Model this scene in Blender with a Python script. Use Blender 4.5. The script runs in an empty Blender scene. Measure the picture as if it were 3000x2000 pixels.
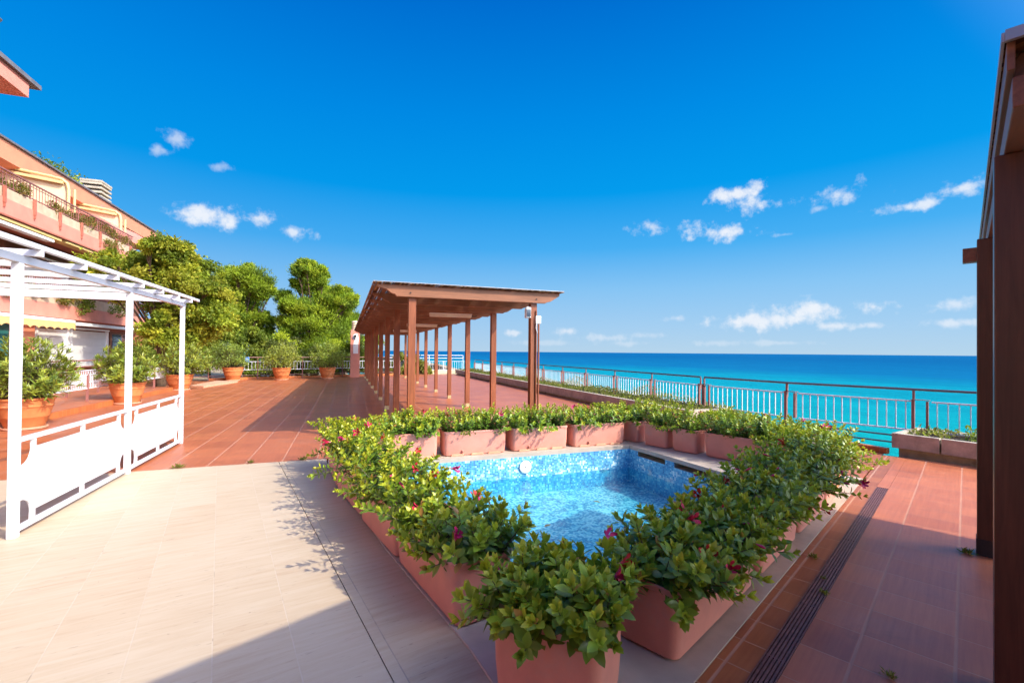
import bpy, bmesh, math, random
import numpy as np
from mathutils import Vector, Matrix
R = math.radians
scene = bpy.context.scene
col = scene.collection

# ------------------------------------------------------------------ camera
YAW, PITCH, ROLL, EYE = R(20.0), R(0.5), R(0.5), 1.55
fw0 = Vector((math.sin(YAW), math.cos(YAW), 0)); rt = Vector((math.cos(YAW), -math.sin(YAW), 0)); up0 = Vector((0, 0, 1))
fw = fw0 * math.cos(PITCH) + up0 * math.sin(PITCH); up = up0 * math.cos(PITCH) - fw0 * math.sin(PITCH)
r2 = rt * math.cos(ROLL) + up * math.sin(ROLL); u2 = up * math.cos(ROLL) - rt * math.sin(ROLL)
cam = bpy.data.objects.new('camera', bpy.data.cameras.new('camera')); col.objects.link(cam)
M = Matrix((r2, u2, -fw)).transposed().to_4x4(); M.translation = (0, 0, EYE)
cam.matrix_world = M
cam.data.lens = 16.0; cam.data.sensor_width = 36.0; cam.data.shift_y = 0.006
cam.data.clip_start = 0.05; cam.data.clip_end = 150000
scene.camera = cam

# ------------------------------------------------------------------ light
SUN_DIR = Vector((0.70, -0.714, 0.83)).normalized()          # towards the sun
sun = bpy.data.objects.new('sun', bpy.data.lights.new('sun', 'SUN')); col.objects.link(sun)
sun.data.energy = 2.75; sun.data.angle = R(0.5); sun.data.color = (1.0, 0.93, 0.80)
sun.rotation_euler = SUN_DIR.to_track_quat('Z', 'Y').to_euler()
scene.view_settings.view_transform = 'Standard'; scene.view_settings.look = 'None'
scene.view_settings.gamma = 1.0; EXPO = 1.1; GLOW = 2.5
scene.view_settings.exposure = EXPO
scene.view_settings.use_curve_mapping = False
scene.cycles.use_denoising = True
scene.cycles.max_bounces = 8; scene.cycles.transparent_max_bounces = 12

world = bpy.data.worlds.new('World'); scene.world = world; world.use_nodes = True
wt = world.node_tree; wt.nodes.clear()

class G:
    """small helper for wiring nodes"""
    def __init__(s, tree): s.t = tree
    def n(s, typ, **kw):
        nd = s.t.nodes.new(typ)
        for k, v in kw.items(): setattr(nd, k, v)
        return nd
    def put(s, sock, v):
        if isinstance(v, bpy.types.NodeSocket): s.t.links.new(v, sock)
        elif v is not None: sock.default_value = v
    def m(s, op, a, b=None, c=None, clamp=False):
        nd = s.n('ShaderNodeMath', operation=op, use_clamp=clamp)
        for i, v in enumerate((a, b, c)): s.put(nd.inputs[i], v)
        return nd.outputs[0]
    def vm(s, op, a, b=None, out=0):
        nd = s.n('ShaderNodeVectorMath', operation=op); s.put(nd.inputs[0], a); s.put(nd.inputs[1], b); return nd.outputs[out]
    def mix(s, f, a, b, typ='MIX'):
        nd = s.n('ShaderNodeMix', data_type='RGBA', blend_type=typ); s.put(nd.inputs[0], f)
        for i, v in ((6, a), (7, b)):
            if isinstance(v, tuple) and len(v) == 3: v = (*v, 1)
            s.put(nd.inputs[i], v)
        return nd.outputs[2]
    def noise(s, vec, scale, detail=4, rough=.55, dist=0, out=0):
        nd = s.n('ShaderNodeTexNoise'); s.put(nd.inputs['Vector'], vec); nd.inputs['Scale'].default_value = scale
        nd.inputs['Detail'].default_value = detail; nd.inputs['Roughness'].default_value = rough; nd.inputs['Distortion'].default_value = dist
        return nd.outputs[out]
    def ramp(s, f, stops, interp='LINEAR'):
        nd = s.n('ShaderNodeValToRGB'); s.put(nd.inputs[0], f); cr = nd.color_ramp; cr.interpolation = interp
        while len(cr.elements) < len(stops): cr.elements.new(0.5)
        for e, (p, c) in zip(cr.elements, stops):
            e.position = p; e.color = (*c, 1) if len(c) == 3 else c
        return nd.outputs[0]
    def smooth(s, v, a, b):
        nd = s.n('ShaderNodeMapRange', interpolation_type='SMOOTHSTEP'); s.put(nd.inputs[0], v)
        s.put(nd.inputs[1], a); s.put(nd.inputs[2], b); return nd.outputs[0]
    def xyz(s, v):
        nd = s.n('ShaderNodeSeparateXYZ'); s.put(nd.inputs[0], v); return nd.outputs
    def comb(s, x, y, z):
        nd = s.n('ShaderNodeCombineXYZ'); s.put(nd.inputs[0], x); s.put(nd.inputs[1], y); s.put(nd.inputs[2], z); return nd.outputs[0]

g = G(wt)
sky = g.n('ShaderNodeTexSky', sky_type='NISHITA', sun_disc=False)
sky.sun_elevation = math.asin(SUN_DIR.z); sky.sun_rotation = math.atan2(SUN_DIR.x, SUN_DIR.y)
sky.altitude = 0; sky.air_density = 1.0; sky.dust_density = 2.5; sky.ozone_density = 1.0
vec = g.n('ShaderNodeTexCoord').outputs['Generated']
x, y, z = g.xyz(vec)[:3]
az = g.m('MULTIPLY', g.m('ARCTAN2', x, y), 57.2958)
el = g.m('MULTIPLY', g.m('ARCSINE', z), 57.2958)
# fair weather clouds: azimuth, elevation, half width, half height (degrees), density
CLOUDS = [(-13.8, 13.7, 2.9, 1.2, .95), (-9.4, 14.1, 2.2, 1.15, .85), (-5.9, 13.0, 1.7, .9, .8), (-16.8, 20.3, 1.3, .85, .55), (-17.8, 19.1, 1.0, .55, .5), (-13.0, 18.6, 1.1, .6, .4),
          (46.2, 17.5, 3.3, 1.2, .95), (48.2, 16.3, 3.0, 1.3, .95), (55.6, 16.0, 2.6, 1.1, .8), (54.1, 14.9, .8, .4, .4), (61.0, 13.9, 3.0, .7, .85), (64.8, 14.7, 2.3, .85, .85), (37.4, 14.7, 3.2, .9, .75), (44.7, 13.6, 4.5, 1.1, .95), (50.8, 12.7, 1.1, .3, .35),
          (54.6, 4.7, 5.6, 1.1, .9), (47.5, 3.7, 6.6, 1.1, .85), (40.2, 4.1, 1.8, .55, .5), (55.5, 2.9, 1.9, .5, .7), (58.3, 2.9, 1.4, .45, .6), (64.4, 2.9, 2.8, .55, .6), (64.3, 4.6, 2.6, .8, .6),
          (27.0, 2.6, 1.9, .55, .6), (20.2, 2.4, 1.3, .45, .6), (31.6, 1.8, 4.2, .6, .4), (36.2, 2.1, 3.4, .5, .3), (44.4, 1.2, 3.4, .4, .3), (50.8, 1.2, 3.4, .3, .3), (34.2, 1.1, 3.8, .4, .3), (24.0, 1.1, 4.0, .4, .25), (-8.0, 2.5, 3, .5, .3)]
n1 = g.noise(vec, 26, 7, .62); n2 = g.noise(vec, 9, 5, .6)
pert = g.m('ADD', g.m('MULTIPLY', g.m('SUBTRACT', n1, .5), 4.3), g.m('MULTIPLY', g.m('SUBTRACT', n2, .5), 1.6))
cov = None; shade = None
for a0, e0, w, h, dn in CLOUDS:
    da = g.m('DIVIDE', g.m('SUBTRACT', az, a0), w * .9); de = g.m('DIVIDE', g.m('SUBTRACT', el, e0), h * .85)
    d = g.m('SQRT', g.m('ADD', g.m('MULTIPLY', da, da), g.m('MULTIPLY', de, de)))
    v = g.m('MULTIPLY', g.smooth(g.m('ADD', d, pert), 1.2, -0.1), dn * .92)
    cov = v if cov is None else g.m('MAXIMUM', cov, v)
under = g.m('MULTIPLY', g.smooth(n1, .35, .65), 0.25)
K = 10.0 / 2 ** EXPO
def lin(c): return tuple((v / 255 / 12.92 if v <= 10 else ((v / 255 + .055) / 1.055) ** 2.4) for v in c)
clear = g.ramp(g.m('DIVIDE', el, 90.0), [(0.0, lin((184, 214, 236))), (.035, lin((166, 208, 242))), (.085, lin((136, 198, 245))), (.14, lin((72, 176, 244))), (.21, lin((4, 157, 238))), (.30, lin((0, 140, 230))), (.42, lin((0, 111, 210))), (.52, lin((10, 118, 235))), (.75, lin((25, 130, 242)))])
side = g.smooth(az, 60.0, -30.0)
clear = g.mix(1.0, clear, g.mix(side, (1.0, 1.0, 1.0), (.92, .93, .97)), 'MULTIPLY')
# the paler, brighter sky round the sun comes from the Nishita sky
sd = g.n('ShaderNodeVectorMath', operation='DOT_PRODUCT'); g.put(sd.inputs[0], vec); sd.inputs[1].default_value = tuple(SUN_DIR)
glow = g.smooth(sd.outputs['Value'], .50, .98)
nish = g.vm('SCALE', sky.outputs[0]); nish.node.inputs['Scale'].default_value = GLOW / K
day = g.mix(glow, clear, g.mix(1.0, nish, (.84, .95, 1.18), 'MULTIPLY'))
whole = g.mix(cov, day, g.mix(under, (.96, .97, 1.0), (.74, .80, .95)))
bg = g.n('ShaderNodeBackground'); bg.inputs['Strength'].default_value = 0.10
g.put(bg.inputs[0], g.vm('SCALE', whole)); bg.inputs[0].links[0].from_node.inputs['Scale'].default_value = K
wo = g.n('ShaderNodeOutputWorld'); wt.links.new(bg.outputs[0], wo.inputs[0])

# ------------------------------------------------------------------ materials
def base_mat(name, rough=.6, spec=.5, metal=0.0):
    m = bpy.data.materials.new(name); m.use_nodes = True
    b = m.node_tree.nodes['Principled BSDF']
    b.inputs['Roughness'].default_value = rough; b.inputs['Specular IOR Level'].default_value = spec; b.inputs['Metallic'].default_value = metal
    return m, b, G(m.node_tree)
def wpos(g): return g.n('ShaderNodeNewGeometry').outputs['Position']
def opos(g): return g.n('ShaderNodeTexCoord').outputs['Object']
def bump(g, b, h, strength=.3, dist=.01):
    nd = g.n('ShaderNodeBump'); nd.inputs['Strength'].default_value = strength; nd.inputs['Distance'].default_value = dist
    g.put(nd.inputs['Height'], h); g.t.links.new(nd.outputs[0], b.inputs['Normal'])
def plain(name, c, rough=.6, var=.18, scale=6, spec=.5, metal=0, bmp=.0, bscale=60, c2=None, stain=None):
    """a colour broken up by soft noise and a little grain"""
    m, b, g = base_mat(name, rough, spec, metal); p = wpos(g)
    n = g.noise(p, scale, 5, .6)
    dark = tuple(v * (1 - var) for v in c); light = tuple(min(1, v * (1 + var)) for v in c)
    cc = g.ramp(n, [(.3, dark), (.7, c2 or light)])
    if stain:
        cc = g.mix(g.smooth(g.noise(p, scale * .35, 6, .7), .55, .72), cc, stain)
    g.put(b.inputs['Base Color'], cc)
    g.put(b.inputs['Roughness'], g.m('ADD', g.m('MULTIPLY', n, .2), rough - .1))
    if bmp: bump(g, b, g.noise(p, bscale, 4, .6), bmp)
    return m
def rot2(g, p, ang, ox=0, oy=0):
    """coordinates along and across a direction turned by ang from +X"""
    x, y, z = g.xyz(p)[:3]; c, s = math.cos(ang), math.sin(ang)
    x = g.m('SUBTRACT', x, ox); y = g.m('SUBTRACT', y, oy)
    u = g.m('ADD', g.m('MULTIPLY', x, c), g.m('MULTIPLY', y, s)); v = g.m('SUBTRACT', g.m('MULTIPLY', y, c), g.m('MULTIPLY', x, s))
    return u, v
def tiles(g, u, v, lu, lv, gu, gv, stagger=0.0):
    """tile ids and the joint masks: lu, lv sizes, gu, gv joint half widths"""
    iv = g.m('FLOOR', g.m('DIVIDE', v, lv))
    if stagger: u = g.m('ADD', u, g.m('MULTIPLY', iv, stagger * lu))
    iu = g.m('FLOOR', g.m('DIVIDE', u, lu))
    fu = g.m('SUBTRACT', u, g.m('MULTIPLY', iu, lu)); fv = g.m('SUBTRACT', v, g.m('MULTIPLY', iv, lv))
    du = g.m('MINIMUM', fu, g.m('SUBTRACT', lu, fu)); dv = g.m('MINIMUM', fv, g.m('SUBTRACT', lv, fv))
    ju = g.smooth(du, gu * 1.5, gu * .6); jv = g.smooth(dv, gv * 1.5, gv * .6)
    wn = g.n('ShaderNodeTexWhiteNoise', noise_dimensions='2D'); g.put(wn.inputs['Vector'], g.comb(iu, iv, 0))
    return wn.outputs['Value'], wn.outputs['Color'], ju, jv

def red_tile(name, ang, ox, oy, lu, lv, along=.5, across=1.0, stag=0.0, tint=(1, 1, 1)):
    m, b, g = base_mat(name, .35, .35); p = wpos(g)
    u, v = rot2(g, p, ang, ox, oy)
    r, c, ju, jv = tiles(g, u, v, lu, lv, .004, .007, stag)
    n = g.noise(p, 3.0, 5, .65); fine = g.noise(p, 90, 3, .6)
    streak = g.noise(g.comb(g.m('MULTIPLY', u, 1.2), g.m('MULTIPLY', v, 26), 0), 1.6, 4, .6)
    f = g.m('ADD', g.m('ADD', g.m('MULTIPLY', r, .20), g.m('MULTIPLY', n, .5)), g.m('MULTIPLY', g.m('SUBTRACT', streak, .5), .5))
    cc = g.ramp(f, [(.15, tuple(a * t for a, t in zip((.30, .078, .03), tint))), (.5, tuple(a * t for a, t in zip((.43, .128, .046), tint))), (.85, tuple(a * t for a, t in zip((.52, .18, .07), tint)))])
    cc = g.mix(g.m('MULTIPLY', g.smooth(g.noise(p, .8, 6, .7), .55, .75), .30), cc, (.42, .20, .13))
    cc = g.mix(g.m('MULTIPLY', g.smooth(g.noise(p, 1.7, 7, .75, .6), .56, .66), .22), cc, (.16, .06, .04))
    spots = g.smooth(g.noise(p, 14, 4, .7), .70, .78)
    cc = g.mix(g.m('MULTIPLY', spots, .35), cc, (.10, .05, .04))
    joint = g.m('MAXIMUM', g.m('MULTIPLY', jv, across), g.m('MULTIPLY', ju, along))
    jc = g.mix(g.noise(p, 5, 3, .5), (.55, .31, .20), (.34, .17, .11))
    cc = g.mix(joint, cc, jc)
    g.put(b.inputs['Base Color'], cc)
    g.put(b.inputs['Roughness'], g.m('ADD', g.m('ADD', .28, g.m('MULTIPLY', n, .25)), g.m('MULTIPLY', joint, .3)))
    bump(g, b, g.m('SUBTRACT', g.m('MULTIPLY', fine, .15), joint), .25, .004)
    return m
def travertine(name, ang, ox, oy, lu, lv, dark=1.0, stag=.37, jcol=(.74, .68, .60), jd=.75):
    m, b, g = base_mat(name, .5, .4); p = wpos(g); u, v = rot2(g, p, ang, ox, oy)
    r, c, ju, jv = tiles(g, u, v, lu, lv, .002, .0028, stag)
    # veins run across the planks
    off = g.m('MULTIPLY', r, 7.0)
    vein = g.noise(g.comb(g.m('MULTIPLY', u, 26.0), g.m('ADD', g.m('MULTIPLY', v, 2.6), off), off), 1.0, 6, .62, .4)
    pits = g.noise(g.comb(g.m('MULTIPLY', u, 60.0), g.m('ADD', g.m('MULTIPLY', v, 9), off), off), 1.0, 4, .6)
    big = g.noise(p, 1.3, 5, .6)
    f = g.m('ADD', g.m('ADD', g.m('MULTIPLY', vein, .75), g.m('MULTIPLY', r, .13)), g.m('MULTIPLY', big, .25))
    cc = g.ramp(f, [(.25, (.38 * dark, .255 * dark, .150 * dark)), (.5, (.46 * dark, .35 * dark, .226 * dark)), (.72, (.50 * dark, .40 * dark, .275 * dark))])
    cc = g.mix(g.m('MULTIPLY', g.smooth(pits, .63, .72), .6), cc, (.26, .18, .12))
    dirt = g.smooth(g.noise(p, 2.3, 6, .75), .58, .75)
    cc = g.mix(g.m('MULTIPLY', dirt, .22), cc, (.34, .27, .21))
    dots = g.smooth(g.noise(p, 22, 2, .5), .765, .785)
    cc = g.mix(g.m('MULTIPLY', dots, .55), cc, (.16, .11, .08))
    broken = g.smooth(g.noise(p, 4.0, 4, .6), .35, .6)
    joint = g.m('MAXIMUM', jv, g.m('MULTIPLY', ju, .45))
    jc = g.mix(g.smooth(g.noise(p, 3.1, 5, .7), .56, .66), jcol, (.22, .16, .11))
    cc = g.mix(g.m('MULTIPLY', joint, g.m('MULTIPLY', g.m('ADD', .4, broken), jd)), cc, jc)
    g.put(b.inputs['Base Color'], cc)
    bump(g, b, g.m('SUBTRACT', g.m('MULTIPLY', vein, .4), g.m('ADD', joint, g.m('MULTIPLY', g.smooth(pits, .66, .76), .4))), .25, .003)
    return m
def mosaic(name, floor=False):
    m, b, g = base_mat(name, .25, .5); p = wpos(g)
    x, y, z = g.xyz(p)[:3]
    if floor:
        wob = g.noise(p, 5.0, 3, .6, out=1); wv = g.vm('SCALE', g.vm('SUBTRACT', wob, (.5, .5, .5)), None); wv.node.inputs['Scale'].default_value = .05
        x, y, z = g.xyz(g.vm('ADD', p, wv))[:3]
        s = 1 / .030; cell = g.comb(g.m('FLOOR', g.m('MULTIPLY', x, s)), g.m('FLOOR', g.m('MULTIPLY', y, s)), 0)
        fx = g.m('FRACT', g.m('MULTIPLY', x, s)); fy = g.m('FRACT', g.m('MULTIPLY', y, s))
    else:
        q = g.m('ADD', x, g.m('MULTIPLY', y, .94)); s = 1 / .0256
        cell = g.comb(g.m('FLOOR', g.m('MULTIPLY', q, s)), g.m('FLOOR', g.m('MULTIPLY', z, s)), 0)
        fx = g.m('FRACT', g.m('MULTIPLY', q, s)); fy = g.m('FRACT', g.m('MULTIPLY', z, s))
    wn = g.n('ShaderNodeTexWhiteNoise', noise_dimensions='3D'); g.put(wn.inputs['Vector'], cell)
    r = wn.outputs['Value']
    patch = g.noise(g.vm('MULTIPLY', cell, (.06, .06, .06)), 1.6, 5, .65)
    f = g.m('ADD', g.m('MULTIPLY', r, .72), g.m('MULTIPLY', g.m('SUBTRACT', patch, .5), 1.5))
    f = g.m('ADD', f, .12)
    if floor:
        cc = g.ramp(f, [(.05, (.04, .22, .38)), (.28, (.10, .36, .48)), (.46, (.32, .56, .61)), (.62, (.66, .78, .76)), (.8, (.90, .90, .85))])
    else:
        cc = g.ramp(f, [(.02, (.015, .16, .38)), (.3, (.03, .28, .53)), (.55, (.10, .43, .64)), (.72, (.24, .58, .72)), (.90, (.70, .80, .80))])
        lime = g.smooth(g.noise(p, 4.5, 6, .7), .60, .68)
        cc = g.mix(g.m('MULTIPLY', lime, .85), cc, (.66, .68, .64))
    dx = g.m('MINIMUM', fx, g.m('SUBTRACT', 1.0, fx)); dy = g.m('MINIMUM', fy, g.m('SUBTRACT', 1.0, fy))
    gr = g.smooth(g.m('MINIMUM', dx, dy), .10, .03)
    cc = g.mix(g.m('MULTIPLY', gr, .6), cc, (.42, .52, .55))
    g.put(b.inputs['Base Color'], cc)
    return m
def wood(name, c, axis='z', rough=.5, stretch=14):
    m, b, g = base_mat(name, rough, .4); p = opos(g)
    sc = {'z': (stretch, stretch, .9), 'x': (.9, stretch, stretch), 'y': (stretch, .9, stretch)}[axis]
    n = g.noise(g.vm('MULTIPLY', p, sc), 2.2, 6, .65, .6); w = g.noise(wpos(g), 1.1, 4, .6)
    f = g.m('ADD', g.m('MULTIPLY', n, .7), g.m('MULTIPLY', w, .35))
    cc = g.ramp(f, [(.3, tuple(v * .55 for v in c)), (.55, c), (.8, tuple(min(1, v * 1.5) for v in c))])
    g.put(b.inputs['Base Color'], cc); bump(g, b, n, .2, .003)
    return m

MT = {}
MT['terrace'] = red_tile('red_terrace_tile', R(90), 0.08, 7.05, .6, .45, .28, .85, .5)
MT['walk'] = red_tile('walkway_tile', math.atan2(.424, .906), 1.57 + .424 * .495, 1.73 - .906 * .495, .34, .37, .6, .6, 0.0, (1.15, 1.2, 1.4))
MT['edge_tile'] = red_tile('border_tile', math.atan2(.424, .906), 1.57 + .424 * .046, 1.73 - .906 * .046, .245, .235, .8, .9, 0.0, (.9, .95, .9))
MT['riser'] = red_tile('riser_tile', R(90), 0, 12.3, .16, 2.0, .7, .1, 0, (1.25, 1.25, .9))
MT['white_floor'] = travertine('travertine', R(102.7), -.86, 7.03, .9, .36, 1.04, .37, (.56, .47, .36), .34)
MT['surround'] = travertine('pool_surround_stone', R(102.7), -.80, 7.03, 1.1, .42, 1.0, .5, (.30, .24, .19), .7)
MT['coping'] = plain('coping_stone', (.45, .365, .285), .55, .12, 5, .4, 0, .15, 80, None, (.40, .33, .27))
MT['mosaic'] = mosaic('pool_mosaic'); MT['mosaic_floor'] = mosaic('pool_floor_mosaic', True)
MT['dark'] = plain('dark_void', (.03, .027, .025), .8, .3)
MT['plastic'] = plain('white_plastic', (.78, .77, .73), .35, .04)
MT['pink_pot'] = plain('salmon_plastic', (.66, .265, .19), .5, .10, 4, .4, 0, .08, 90, None, (.57, .29, .23))
MT['sunlit_pot'] = plain('sunlit_salmon_plastic', (.64, .21, .075), .5, .08, 4)  # salmon plastic of the end planter, orange of the sun put into its colour
MT['terracotta'] = plain('terracotta', (.58, .19, .06), .65, .14, 5, .35, 0, .1, 60, None, (.60, .30, .17))
MT['saucer'] = plain('pale_terracotta', (.62, .32, .19), .7, .12, 5)
MT['soil'] = plain('potting_soil', (.045, .030, .020), .95, .5, 40, .2, 0, .6, 50)
MT['white_paint'] = plain('white_painted_steel', (.64, .63, .63), .42, .03, 3)
MT['rail_white'] = plain('white_rail_paint', (.74, .74, .76), .45, .06, 5)
MT['rail_dark'] = plain('grey_rail_metal', (.13, .115, .12), .45, .2, 5, .5, .4)
MT['rail_brown'] = plain('red_brown_rail_paint', (.27, .105, .085), .5, .15, 5)
MT['post'] = wood('pergola_post_wood', (.25, .074, .027), 'z', .45)
MT['beam'] = wood('pergola_beam_wood', (.26, .10, .044), 'x', .55)
MT['dark_wood'] = wood('dark_stained_wood', (.085, .034, .020), 'z', .38)
MT['dark_beam'] = wood('dark_stained_beam', (.20, .085, .045), 'x', .5)
m, b, g = base_mat('reed_mat', .85, .2); rx, ry, rz_ = g.xyz(wpos(g))[:3]
i1 = g.m('FLOOR', g.m('MULTIPLY', rx, 31.0)); wn = g.n('ShaderNodeTexWhiteNoise', noise_dimensions='2D'); g.put(wn.inputs['Vector'], g.comb(i1, g.m('FLOOR', g.m('ADD', g.m('MULTIPLY', ry, .45), g.m('MULTIPLY', i1, .37))), 0))
g.put(b.inputs['Base Color'], g.ramp(g.m('ADD', g.m('MULTIPLY', wn.outputs['Value'], .75), g.m('MULTIPLY', g.noise(g.comb(g.m('MULTIPLY', rx, 40), ry, 0), 2.0, 4, .6), .3)), [(.1, (.05, .024, .012)), (.5, (.17, .085, .035)), (.95, (.42, .25, .11))])); MT['reed'] = m
MT['zinc'] = plain('zinc_edge', (.36, .36, .38), .45, .12, 6, .5, .5)
MT['brass'] = plain('weathered_post_shoe', (.42, .30, .14), .6, .3, 30)
MT['concrete'] = plain('trough_concrete', (.44, .36, .26), .8, .2, 5, .3, 0, .3, 60, None, (.25, .19, .13))
MT['trough_stone'] = plain('balcony_trough_stone', (.54, .38, .25), .8, .15, 4, .3, 0, .2, 60, None, (.36, .23, .14))
MT['concrete_dark'] = plain('stained_concrete', (.44, .37, .27), .8, .3, 6, .3, 0, .3, 60, None, (.15, .11, .085))
MT['stucco'] = plain('pink_stucco', (.62, .235, .165), .85, .10, 2.5, .25, 0, .25, 70)
MT['stucco_orange'] = plain('orange_stucco', (.65, .25, .14), .85, .08, 2, .25, 0, .2, 60)
MT['stucco_deep'] = plain('deep_red_stucco', (.40, .13, .085), .85, .14, 3, .25, 0, .25, 70)
MT['cream'] = plain('cream_wall', (.66, .53, .34), .85, .06, 2, .25)
MT['cream_trim'] = plain('yellow_cream_trim', (.62, .45, .20), .6, .08, 3)
MT['shutter'] = plain('white_shutter', (.68, .66, .62), .5, .05, 3)
MT['awning'] = plain('yellow_awning_cloth', (.70, .47, .17), .9, .08, 8)
MT['slate'] = plain('grey_roof_edge', (.13, .12, .13), .7, .2, 5)
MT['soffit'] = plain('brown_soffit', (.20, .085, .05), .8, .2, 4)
MT['teal'] = plain('teal_shutter', (.02, .15, .14), .6, .1, 5)
MT['rock'] = plain('cliff_soil', (.30, .23, .14), .95, .3, 1.2, .2, 0, .5, 6, None, (.14, .12, .05))
MT['trunk'] = plain('tree_bark', (.10, .062, .038), .9, .4, 10, .2, 0, .6, 25)
MT['twig'] = plain('green_stem', (.11, .085, .04), .7, .3, 30)
MT['sign_blue'] = plain('blue_sign_paint', (.05, .16, .5), .5, .1)
MT['lamp_glass'] = plain('frosted_diffuser', (.74, .66, .54), .4, .05)
m, b, g = base_mat('dark_glass', .05, .8); b.inputs['Base Color'].default_value = (.05, .07, .10, 1); MT['glass'] = m
m, b, g = base_mat('drain_metal', .45, .5, .3); n = g.noise(wpos(g), 20, 4, .6)
g.put(b.inputs['Base Color'], g.ramp(n, [(.3, (.15, .06, .05)), (.7, (.25, .11, .09))])); MT['drain'] = m

def leaf_mat(name, rough=.38, trans=.28, spec=.45, gain=1.0):
    m, b, g = base_mat(name, rough, spec); t = m.node_tree
    at = g.n('ShaderNodeAttribute', attribute_name='Col'); n = g.noise(wpos(g), 7, 3, .6)
    cc = g.mix(g.m('MULTIPLY', g.smooth(n, .3, .7), .25), at.outputs['Color'], (.16 * gain, .17 * gain, .02))
    g.put(b.inputs['Base Color'], cc)
    tr = g.n('ShaderNodeBsdfTranslucent'); g.put(tr.inputs['Color'], g.mix(.45, cc, (.40, .50, .04)))
    mx = g.n('ShaderNodeMixShader'); mx.inputs[0].default_value = trans
    t.links.new(b.outputs[0], mx.inputs[1]); t.links.new(tr.outputs[0], mx.inputs[2])
    t.links.new(mx.outputs[0], t.nodes['Material Output'].inputs['Surface']); return m
MT['leaf'] = leaf_mat('glossy_leaf'); MT['tree_leaf'] = leaf_mat('tree_leaf', .6, .45, .3); MT['needle'] = leaf_mat('pine_needles', .6, .45, .3)
m, b, g = base_mat('petal', .5, .3); at = g.n('ShaderNodeAttribute', attribute_name='Col'); g.put(b.inputs['Base Color'], at.outputs['Color'])
b.inputs['Subsurface Weight'].default_value = .0; MT['petal'] = m

def sea_mat():
    m, b, g = base_mat('sea_water', .4, .03); p = wpos(g); x, y, z = g.xyz(p)[:3]
    d = g.m('ADD', x, g.m('MULTIPLY', y, .25))                                   # metres off the coast
    w = g.m('ADD', g.m('LOGARITHM', g.m('MAXIMUM', d, 5.0), 10.0), g.m('MULTIPLY', g.m('SUBTRACT', g.noise(g.vm('MULTIPLY', p, (.004, .0013, 1)), 1, 5, .6), .5), .22))
    cc = g.ramp(g.m('DIVIDE', w, 4.5), [(.25, (.002, .26, .22)), (.50, (.002, .235, .23)), (.60, (.001, .19, .245)), (.645, (.001, .105, .215)), (.76, (.0, .078, .19)), (1, (.001, .09, .21))])
    rip = g.m('ADD', g.noise(g.vm('MULTIPLY', p, (.9, .35, 1)), 1.0, 5, .6), g.m('MULTIPLY', g.noise(g.vm('MULTIPLY', p, (.12, .05, 1)), 1.0, 4, .6), 3.0))
    chop = g.noise(g.vm('MULTIPLY', p, (.35, .11, 1)), 1.0, 6, .65); far = g.noise(g.vm('MULTIPLY', p, (.03, .008, 1)), 1.0, 6, .65)
    f = g.m('ADD', g.m('MULTIPLY', chop, .5), g.m('MULTIPLY', far, .5))
    cc = g.mix(g.smooth(f, .35, .65), g.mix(1.0, cc, (.80, .84, .88), 'MULTIPLY'), g.mix(1.0, cc, (1.3, 1.14, 1.08), 'MULTIPLY'))
    bp = g.n('ShaderNodeBump'); bp.inputs['Strength'].default_value = .6; bp.inputs['Distance'].default_value = .6; g.put(bp.inputs['Height'], rip)
    df = g.n('ShaderNodeBsdfDiffuse'); g.put(df.inputs['Color'], cc); gl = g.n('ShaderNodeBsdfGlossy'); gl.inputs['Roughness'].default_value = .25
    m.node_tree.links.new(bp.outputs[0], df.inputs['Normal']); m.node_tree.links.new(bp.outputs[0], gl.inputs['Normal'])
    mx = g.n('ShaderNodeMixShader'); mx.inputs[0].default_value = .035; m.node_tree.links.new(df.outputs[0], mx.inputs[1]); m.node_tree.links.new(gl.outputs[0], mx.inputs[2])
    m.node_tree.links.new(mx.outputs[0], m.node_tree.nodes['Material Output'].inputs['Surface']); return m
MT['sea'] = sea_mat()
def water_mat():
    m, b, g = base_mat('pool_water', .04, .5); t = m.node_tree; p = wpos(g)
    tr = g.n('ShaderNodeBsdfTransparent'); tr.inputs['Color'].default_value = (.41, .80, .88, 1)
    gl = g.n('ShaderNodeBsdfGlossy'); gl.inputs['Roughness'].default_value = .06
    h = g.m('ADD', g.noise(p, 9, 3, .55, .5), g.m('MULTIPLY', g.noise(p, 28, 3, .6, .4), .35))
    bp = g.n('ShaderNodeBump'); bp.inputs['Strength'].default_value = .35; bp.inputs['Distance'].default_value = .03; g.put(bp.inputs['Height'], h)
    t.links.new(bp.outputs[0], gl.inputs['Normal'])
    fr = g.n('ShaderNodeFresnel'); fr.inputs['IOR'].default_value = 1.33; t.links.new(bp.outputs[0], fr.inputs['Normal'])
    mx = g.n('ShaderNodeMixShader'); g.put(mx.inputs[0], g.m('MULTIPLY', fr.outputs[0], .16))
    t.links.new(tr.outputs[0], mx.inputs[1]); t.links.new(gl.outputs[0], mx.inputs[2])
    t.links.new(mx.outputs[0], t.nodes['Material Output'].inputs['Surface']); return m
MT['water'] = water_mat()

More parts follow.
